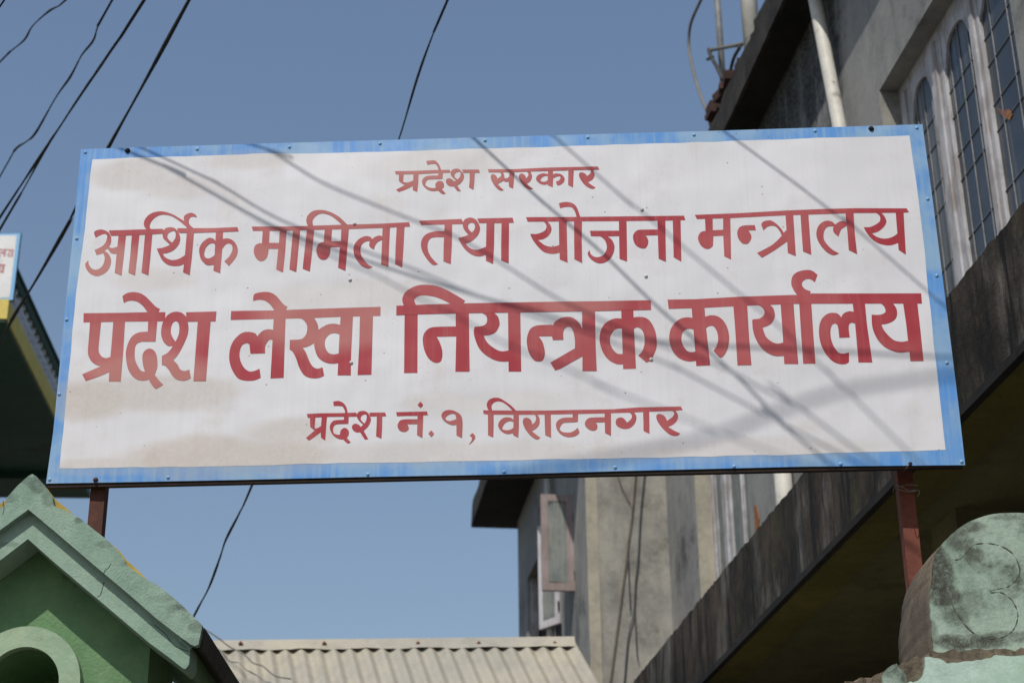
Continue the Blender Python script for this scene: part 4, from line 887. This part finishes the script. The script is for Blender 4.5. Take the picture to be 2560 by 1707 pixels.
for s in (5.6, 8.7, 11.9):
    mb = MB(); wbox(mb, s, s + .25, FD + .301, 7.9, ZS0 - .22, ZS0 - .0125); mb.build('ceiling_beam', M_['dark'], bld)
mb = MB(); wbox(mb, 1.5, 15.5, 4.6, 4.8, 0, ZS0 - .013); mb.build('porch_wall', M_['dark'], bld)
mb = MB(); wbox(mb, 13.0, 13.2, 2.2, 4.59, 0, ZS0 - .23); mb.build('porch_end_wall', M_['dark'], bld)
for s in (8.4, 11.2):
    mb = MB(); wbox(mb, s, s + .3, FD + .5, FD + .8, 0, ZS0 - .013); mb.build('porch_column', M_['dark'], bld)
for s in (5.0, 8.05, 10.6):
    mb = MB(); wbox(mb, s - .5, s + .5, 4.56, 4.598, .0, 2.3); mb.build('door', M_['soffit'], bld)

# --- windows
def window(s0, s1, z0, z1, Dp, stiles, parent, bars=True, thick=.055, valance=True, gmat='glass', nb=4, hz=None):
    w = MB(); wbox(w, s0, s1, Dp - .004, Dp + .05, z1 - .055, z1 - .002); wf = w.build('window', M_['wood'], parent)
    edges = []
    for (a, b, dp) in stiles:
        m = MB(); wbox(m, a, b, Dp - dp, Dp + .008, z0, z1 - .056)
        c = (a + b) / 2; wbox(m, c - (b - a) * .16, c + (b - a) * .16, Dp - dp - .012, Dp - dp - .0005, z0, z1 - .058)
        m.build('stile', M_['wood'], wf); edges.append((a, b))
    edges.sort()
    bays = [(edges[i][1], edges[i + 1][0]) for i in range(len(edges) - 1)]
    for (a, b) in bays:
        m = MB(); wbox(m, a, b, Dp + .006, Dp + .010, z0, z1 - .058); m.build('pane', M_[gmat], wf)
        if valance:
            L = b - a; zt = z1 - .0575; pts = [(a, zt), (b, zt)]
            prof = [(1, .30), (.97, .27), (.93, .245), (.88, .19), (.80, .13), (.68, .095), (.5, .085), (.32, .095), (.20, .13), (.12, .19), (.07, .245), (.03, .27), (0, .30)]
            pts += [(a + L * u, zt - d * .72) for u, d in prof]
            m = MB(); m.prism([W(s, Dp + .005, z) for s, z in pts], NA * -.012); m.build('valance', M_['wood'], wf)
        if bars:
            for k in range(nb):
                s = a + (b - a) * (k + .5) / nb; m = MB(); m.tube([W(s, Dp + .0035, z0), W(s, Dp + .0035, z1 - .06)], .003, 6); m.build('grille_bar', M_['grille'], wf)
            for z in hz:
                m = MB(); m.tube([W(a, Dp + .0036, z), W(b, Dp + .0036, z)], .0028, 6); m.build('grille_bar', M_['grille'], wf)
    return wf
DP = 2.795
def st(px0, px1, y, dp):
    a = onD(px0, y, DP)[0]; b = onD(px1, y, DP)[0]; return (min(a, b) + (.045 if dp else .02), max(a, b), dp)
HZ = [onD(2460, y, DP)[1] for y in (296, 372, 545, 625, 100, 180)]
HZ = sorted(HZ)
S1 = [st(2249, 2284, 260, .0), st(2326, 2372, 150, .012), st(2424, 2462, 40, .012), (w1s0 - .12, w1s0 - .01, .0)]
window(w1s0 - .15, w1s1 - .006, w1z0 + .02, w1z1 + .0, DP, S1, bld, nb=3, hz=HZ)
DP2 = WD + .12; DP = DP2
S2 = [st(1772, 1790, 1200, .0), st(1806, 1830, 1200, .012), st(1852, 1860, 1200, 0), (w2s0 - .1, w2s0 - .01, 0)]
window(w2s0 - .12, w2s1 - .006, w2z0 + .02, w2z1 + .0, DP2, S2, bld, bars=False, gmat='paleglass')
# open casements on the far wall
def sash(p_tl, p_tr, p_br, p_bl, mat, label, name='casement', thick=.035, gl='paleglass', fw=.07, parent=bld):
    u = (p_tr - p_tl); w_ = u.length; fw = min(fw, w_ * .23); u.normalize(); dn = (p_bl - p_tl); h = dn.length; dn.normalize(); nn = u.cross(dn).normalized() * thick
    def q(a, b): return p_tl + u * a + dn * b
    m = MB(); m.prism([q(0, 0), q(w_, 0), q(w_, h), q(0, h)], nn, [[q(fw, fw * 1.6), q(w_ * .35, fw * 1.25), q(w_ * .5, fw * 1.1), q(w_ * .65, fw * 1.25), q(w_ - fw, fw * 1.6), q(w_ - fw, h - fw * 1.2), q(fw, h - fw * 1.2)]])
    o = m.build(name, mat, parent); tag(o, label)
    m = MB(); m.prism([q(fw * .9, fw * .9), q(w_ - fw * .9, fw * .9), q(w_ - fw * .9, h - fw), q(fw * .9, h - fw)], nn * .1); o2 = m.build('pane', M_[gl], o)
    for z in (.2, .8):
        m = MB(); m.tube([q(w_, h * z) - nn * .2, q(w_, h * z + .07) - nn * .2], .008, 6); m.build('hinge', M_['rustdark'], o)
    return o
sh = onD(1431, 1240, JD)[0]
def wp(s, dz): D, z = dz; return W(s, D, z)
a_ = wp(sh, onS(1352, 1231, sh)); b_ = wp(sh, onS(1432, 1240, sh)); c_ = wp(sh, onS(1440, 1478, sh)); d_ = wp(sh, onS(1361, 1472, sh))
hh = (b_.z + a_.z) / 2; zb_ = (c_.z + d_.z) / 2
a_.z = b_.z = hh; c_ = Vector((b_.x, b_.y, zb_)); d_ = Vector((a_.x, a_.y, zb_))
sash(a_, b_, c_, d_, M_['woodpink'], 'pinkish worn casement swung open towards the street', fw=.075)
s2, z2 = onD(1402, 1556, JD); pb2 = W(s2, JD - .01, z2); dirr = ray(1348, 1573); tt = (z2 - CAMZ) / dirr.z; pa2 = C0 + dirr * tt
ht = .85
sash(pa2 + ZZ * ht, pb2 + ZZ * ht, pb2, pa2, M_['woodwhite'], 'white casement swung open below the pinkish one', fw=.06)
mb = MB(); wbox(mb, hs0, hs1, JD + .10, JD + .14, hz0, 5.98); mb.build('dark_room_panel', M_['soffit'], bld)  # near-black panel stands in for the unlit room behind the opening
mb = MB(); wbox(mb, hs0, hs0 + .06, JD + .03, JD + .09, hz0, 5.98); wbox(mb, hs1 - .06, hs1, JD + .03, JD + .09, hz0, 5.98); wbox(mb, 14.05, 14.11, JD + .03, JD + .09, hz0, 5.98); mb.build('window_frame', M_['wood'], bld)
# pipes on the house
def pipe(pts, r, name, mat, n=14):
    m = MB(); m.tube(pts, r, n); return m.build(name, mat, bld, smooth=True)
s0, z0 = onD(2030, -40, 2.62); s1, z1 = onD(2101, 330, 2.62)
pA, pB = W(s0, 2.62, z0), W(s1, 2.62, z1)
pipe([pA + (pA - pB) * .35, pA, pB, pB + (pB - pA) * 1.1], .036, 'drain_pipe', M_['pvc'])
s0, z0 = onD(1372, 1180, JD - .04); pipe([W(s0, JD - .05, 6.6), W(s0, JD - .05, 4.0)], .033, 'drain_pipe', M_['pvc'])
s0, z0 = onD(1958, 1190, WD - .05); pipe([W(s0, WD - .05, 5.2), W(s0, WD - .05, 3.9)], .05, 'drain_pipe', M_['pvc'])
m = MB(); m.prism([wpt for wpt in [W(onD(a, b, WD)[0], WD - .004, onD(a, b, WD)[1]) for a, b in [(1886, 1262), (1892, 1264), (1899, 1296), (1897, 1330), (1890, 1330), (1888, 1290)]]], NA * .003); m.build('rust_streak', rust('orange rust stain', (.36, .13, .03), (.25, .10, .04)), bld)  # thin plate added for the orange rust stain on the wall
m = MB(); m.prism([W(onD(a, b, 2.797)[0], 2.797, onD(a, b, 2.797)[1]) for a, b in [(2494, 270), (2506, 276), (2522, 274), (2530, 286), (2524, 300), (2512, 296), (2500, 284)]], NA * .002); m.build('orange_sticker', rust('orange sticker', (.42, .19, .05), (.22, .10, .08), .6), bld)
# tall white pipe rising from the roof edge, aerial mast and small plumbing
def rp(px, py, D=2.62): s, z = onD(px, py, D); return W(s, D, z)
pt = rp(1882, 130); pipe([Vector((pt.x, pt.y, ZT + .08)), Vector((pt.x, pt.y, pt.z + 1.6))], .052, 'vent_pipe', M_['pvc'])
M_['steel'] = rust('galvanised tube', (.26, .26, .25), (.18, .175, .165), .5); M_['greypipe'] = rust('grey plumbing pipe', (.20, .19, .16), (.14, .135, .12), .6); M_['tar'] = rust('dark plumbing pipe', (.04, .038, .033), (.06, .055, .045), .6)
pm = rp(1803, 140, 2.7); mast = pipe([Vector((pm.x, pm.y, ZT + .1)), Vector((pm.x, pm.y, pm.z + 1.5))], .021, 'aerial_mast', M_['steel'])
pm2 = rp(1808, 250, 2.68); pipe([rp(1806, 215, 2.68), rp(1811, 330, 2.68)], .021, 'mast_foot', M_['steel'])
pipe(cr([rp(1855, 111, 2.66), rp(1800, 121, 2.66), rp(1775, 126, 2.66)], 3), .013, 'elbow_pipe', M_['greypipe'])
pipe(cr([rp(1772, 124, 2.65), rp(1777, 140, 2.65), rp(1792, 168, 2.65), rp(1807, 200, 2.65)], 4), .013, 'elbow_pipe', M_['tar'])
pipe([rp(1769, 149, 2.65), rp(1782, 143, 2.65)], .011, 'tap', M_['tar'])
pipe(cr([rp(1850, 118, 2.64), rp(1835, 145, 2.64), rp(1826, 180, 2.64), rp(1824, 215, 2.64), rp(1822, 270, 2.64)], 4), .011, 'hose', M_['tar'])
pipe(cr([rp(1766, -25, 2.6), rp(1748, 10, 2.6), rp(1727, 60, 2.6), rp(1722, 110, 2.6), rp(1730, 165, 2.6), rp(1748, 230, 2.6), rp(1776, 300, 2.6)], 5), .0105, 'looping_cable', M_['greypipe'])
# broken red bricks along the roof edge
random.seed(11)
bme = None
for i in range(16):
    px = 1775 + i * 4.6 + random.uniform(-2, 2); py = 322 - i * 10.6 + random.uniform(-6, 6)
    s, z = onD(px, py, 2.56)
    m = MB(); c = W(s, 2.55 + random.uniform(0, .08), max(z, ZT + .2)); a = random.uniform(-.5, .5)
    u = (DA * math.cos(a) + NA * math.sin(a)); vv = u.cross(ZZ); tl = (ZZ + u * random.uniform(-.25, .25)).normalized()
    m.box(c, u * .055, vv * .05, tl * random.uniform(.015, .045)); m.build('brick', M_['brick'], bld)
for (px, py) in [(1925, 50), (1932, 35), (1915, 75), (1896, 100), (1905, 62)]:
    s, z = onD(px, py, 2.56); m = MB(); m.box(W(s, 2.58, z), DA * .06 + ZZ * .02, NA * .05, ZZ * .05); m.build('brick', M_['eave'], bld)
# hanging cables down the cross wall
def hw(pts, col, r, label):
    s = S_J - .02; P = [wp(s, onS(1100 + x * .36166, 1140 + y * .3616, s)) for x, y in pts]
    m = MB(); m.tube(cr(P, 5), r, 6); tag(m.build('hanging_cable', M_[col], smooth=True), label, 'cable', 'thin cables hanging down the cross wall')
M_['browncable'] = rust('brown cable', (.16, .10, .055), (.12, .08, .045), .7); M_['greycable'] = rust('grey cable', (.085, .09, .10), (.06, .065, .075), .7)
hw([(1352, 60), (1350, 140), (1325, 420), (1305, 560), (1290, 700), (1262, 900), (1250, 1000), (1210, 1300), (1170, 1600)], 'browncable', .0045, 'thin brown cable hanging down the stained cement wall')
hw([(1415, 60), (1410, 140), (1385, 400), (1370, 680), (1350, 880), (1338, 1080), (1300, 1250), (1270, 1600)], 'greycable', .005, 'grey cable hanging down the stained cement wall, right of the brown one')
hw([(1298, 650), (1303, 800), (1315, 1060)], 'greycable', .004, 'short dark cable end beside the brown cable on the cement wall')
hw([(1342, 1010), (1352, 1200), (1360, 1350), (1370, 1415)], 'greycable', .004, 'lowest short grey cable end on the stained cement wall')
hw([(1225, 120), (1260, 220), (1318, 330)], 'browncable', .003, 'short slanting twig like wire meeting the brown cable high on the wall')

# ------------------------------------------------------------------ shed with corrugated roof
YS = 9.0
shed = thing('shed', 'low shed with a cream corrugated metal roof behind the signboard', 'shed', (-.6, YS, 0))
M_['sheet'] = plaster('cream coated sheet', (.42, .385, .30), (.35, .335, .285), (.20, .19, .17), .25, .3, .8, 2, rough=.45, gstr=.04, grain=60).m
YF = YS - .07; z_bot = hit(1000, 1619, (0, YF, 0), (0, 1, 0)).z; z_top = hit(1000, 1592, (0, YS, 0), (0, 1, 0)).z; xL = hit(430, 1606, (0, YS, 0), (0, 1, 0)).x; xR = hit(1437, 1606, (0, YS, 0), (0, 1, 0)).x
def apply_down():                         # downhill direction of the sheets
    d = ray(345, -300).normalized(); return -d
dn = apply_down()
zrg = z_bot - .018 + (-dn.z / -dn.y) * .07
pitch = hit(1040, 1606, (0, YS, 0), (0, 1, 0)).x - hit(1000, 1606, (0, YS, 0), (0, 1, 0)).x
per = 12; sheets = []; x = xL; L = 3.2
off_n = Vector((0, -math.sin(math.atan2(-dn.z, -dn.y)), math.cos(math.atan2(-dn.z, -dn.y))))
nsheet = 0
while x < xR - .02:
    x1 = min(x + pitch * 9, xR); n = int(round((x1 - x) / pitch * per)); v = []; f = []
    for i in range(n + 1):
        xx = x + (x1 - x) * i / n; h = .012 * math.cos(2 * math.pi * (xx - xL) / pitch) + (.002 if nsheet % 2 else 0)
        p = Vector((xx, YS, zrg)) + Vector((0, -.35, .94)) * h
        for k in range(5): v.append(p + dn * (L * k / 4))
    for i in range(n):
        for k in range(4): f.append((i * 5 + k, (i + 1) * 5 + k, (i + 1) * 5 + k + 1, i * 5 + k + 1))
    mesh_obj('corrugated_sheet', v, f, M_['sheet'], shed, smooth=True); x = x1; nsheet += 1
# ridge flashing with uneven lower edge
v = []; f = []; n = 60
for i in range(n + 1):
    xx = xL + (xR - xL) * i / n; wv = random.uniform(-.002, .002) + .003 * math.sin(i * .7)
    v += [(xx, YS + .30, z_top - .10), (xx, YS + .02, z_top), (xx, YF, z_bot + wv + .002), (xx, YF - .001, z_bot + wv)]
for i in range(n):
    for k in range(3): f.append((i * 4 + k, (i + 1) * 4 + k, (i + 1) * 4 + k + 1, i * 4 + k + 1))
mesh_obj('ridge_flashing', v, f, M_['sheet'], shed)
for px in (602, 811, 1045, 1197, 1387):
    p = hit(px, 1608, (0, YS - .036, 0), (0, 1, 0)); m = MB(); m.box(p, (.011, 0, 0), (0, .008, 0), (0, 0, .004)); m.tube([p, p + Vector((0, -.012, .008))], .005, 8); m.build('roof_nail', M_['rust2'], shed)
mb = MB(); mb.box(((xL + xR) / 2, YS + .2, (z_top - .25) / 2), ((xR - xL) / 2 - .02, 0, 0), (0, .12, 0), (0, 0, (z_top - .25) / 2)); mb.build('back_wall', M_['cement'], shed)
mb = MB(); mb.box(((xL + xR) / 2 - .3, YS - 2.2, .9), ((xR - xL) / 2 - .3, 0, 0), (0, .1, 0), (0, 0, .7)); mb.build('front_wall', M_['cement'], shed)
for k in (.3, .9):
    mb = MB(); mb.box(Vector(((xL + xR) / 2, YS - .02, zrg - .10)) + dn * (k * 2), ((xR - xL) / 2 - .03, 0, 0), (0, .03, 0), (0, 0, .02)); mb.build('purlin', M_['soffit'], shed)
P = [hit(x, y, (0, YS - .02 - .5 * (y - 1592) / 150., 0), (0, 1, 0)) for x, y in [(520, 1590), (552, 1612), (578, 1632), (610, 1648), (636, 1672), (660, 1680), (690, 1704), (730, 1712)]]
m = MB(); m.tube(cr([p + Vector((0, -.05, .02)) for p in P], 5), .004, 6); tag(m.build('hanging_cable', M_['greypipe'], smooth=True), 'pale grey cable lying loose across the corrugated roof', 'cable')

# ------------------------------------------------------------------ green and yellow house far left
YL = 11.0
HL = math.radians(3.4); DL = Vector((-math.sin(HL), math.cos(HL), 0)); NL = Vector((math.cos(HL), math.sin(HL), 0))
c0 = hit(16, 803, (0, YL, 0), (0, 1, 0)); zs0 = c0.z; zs1 = hit(22, 748, (0, YL, 0), (0, 1, 0)).z
hl = thing('green_house', 'dark green house with yellow slab edge and white balustrade at far left', 'building', (c0.x - 2, YL + 2, 0))
M_['yel'] = plaster('yellow painted edge', (.68, .54, .16), (.60, .48, .14), (.15, .12, .06), .1, .1, 1, 2, gstr=.1).m
M_['dgreen'] = plaster('dark green paint', (.04, .10, .07), (.03, .08, .058), (.02, .03, .025), .2, .1, 1, 1.5, rough=.6, gstr=.1).m
M_['bal'] = plaster('white baluster paint', (.62, .64, .68), (.5, .52, .56), (.1, .1, .1), .2, .2, 3, 6).m
M_['railgreen'] = plaster('green rail paint', (.05, .09, .075), (.04, .075, .06), (.02, .03, .02), .3, .2, 3, 6).m
q = hit(230, 1229, (0, 0, zs0), (0, 0, 1)); LEN = (Vector((q.x, q.y, 0)) - Vector((c0.x, c0.y, 0))).dot(DL)
def LW(a, b, z): return Vector((c0.x, c0.y, 0)) + DL * a + NL * b + ZZ * z      # a along, b to the right of the slab edge
def lbox(mb, a0, a1, b0, b1, z0, z1): return mb.box(LW((a0 + a1) / 2, (b0 + b1) / 2, (z0 + z1) / 2), DL * (a1 - a0) / 2, NL * (b1 - b0) / 2, ZZ * (z1 - z0) / 2)
mb = MB(); lbox(mb, 0, LEN, -6, 0, zs0 + .02, zs1); mb.build('balcony_slab', M_['yel'], hl)
mb = MB(); lbox(mb, .01, LEN - .01, -6, -.012, zs0, zs0 + .0195); mb.build('balcony_soffit', M_['dgreen'], hl)
mb = MB(); lbox(mb, LEN * .86, LEN, -6, .004, zs0 - .06, zs0 - .001); mb.build('soffit_beam', M_['dgreen'], hl)
mb = MB(); lbox(mb, .9, LEN - .3, -6, -1.1, 0, zs0 - .001); mb.build('wall', M_['dgreen'], hl)
zr0 = hit(41, 700, (0, YL + .2, 0), (0, 1, 0)).z
mb = MB(); lbox(mb, .05, LEN - .05, -.085, -.0, zr0 - .055, zr0 + .02); lbox(mb, .05, LEN - .05, -.10, .015, zr0 + .021, zr0 + .04); mb.build('balustrade_rail', M_['railgreen'], hl)
mb = MB(); lbox(mb, .05, LEN - .05, -.08, -.01, zs1 + .001, zs1 + .035); mb.build('balustrade_kerb', M_['bal'], hl)
nb = 26; H = zr0 - .055 - zs1 - .035
prof = [(0, .032), (.08, .032), (.12, .018), (.25, .036), (.42, .040), (.6, .024), (.75, .017), (.85, .030), (.92, .018), (1, .032)]
m = MB(); c = LW(.12, -.045, zs1 + .036); m.tube([c + ZZ * H * t for t, r in prof], [r * 1.3 for t, r in prof], 10); b0 = m.build('baluster', M_['bal'], hl, smooth=True)
for k in range(1, nb):
    o = b0.copy(); COL.objects.link(o); o.parent = hl; o.location = DL * ((LEN - .24) * k / (nb - 1))
# small sign on its balcony
YG = YL + .02
sg = thing('small_signboard', 'small white signboard with light blue border cut off by the left edge', 'signboard', (c0.x - .6, YG, zs1))
FA = math.radians(0)
def SG(px, py, off=0.): return hit(px, py, (0, YG - off, 0), (0, 1, 0))
tr, br = SG(56, 582), SG(29, 751); xr = (tr.x + br.x) / 2; zt_, zb_ = tr.z, br.z; sk = 0
mb = MB(); mb.box((xr - .9, YG + .012, (zt_ + zb_) / 2), (.9, 0, 0), (0, .0115, 0), (0, 0, (zt_ - zb_) / 2)); mb.build('board', M_['rustdark'], sg)
M_['skyblue'] = NT('light blue border paint', .5, .3).color((.20, .45, .72)).m; M_['clean'] = plaster('clean white sign paint', (.74, .74, .73), (.70, .70, .69), (.5, .5, .48), .1, .05, 1, 2, rough=.5, gstr=.02).m
mb = MB(); mb.sheet([(xr - 1.79, YG, zb_ + .004), (xr - .002, YG, zb_ + .004), (xr - .002, YG, zt_ - .003), (xr - 1.79, YG, zt_ - .003)]); mb.build('blue_border', M_['skyblue'], sg, recalc=False)
mb = MB(); mb.sheet([(xr - 1.76, YG - .002, zb_ + .022), (xr - .026, YG - .002, zb_ + .022), (xr - .026, YG - .002, zt_ - .020), (xr - 1.76, YG - .002, zt_ - .020)]); mb.build('white_panel', M_['clean'], sg, recalc=False)
M_['red2'] = NT('pink red lettering paint', .5, .3).color((.42, .12, .13)).m
letters(FARTEXT, lambda x, y, o: SG(x, y, .003 + o * .5), M_['red2'], sg, ('lettering', 'lettering'))
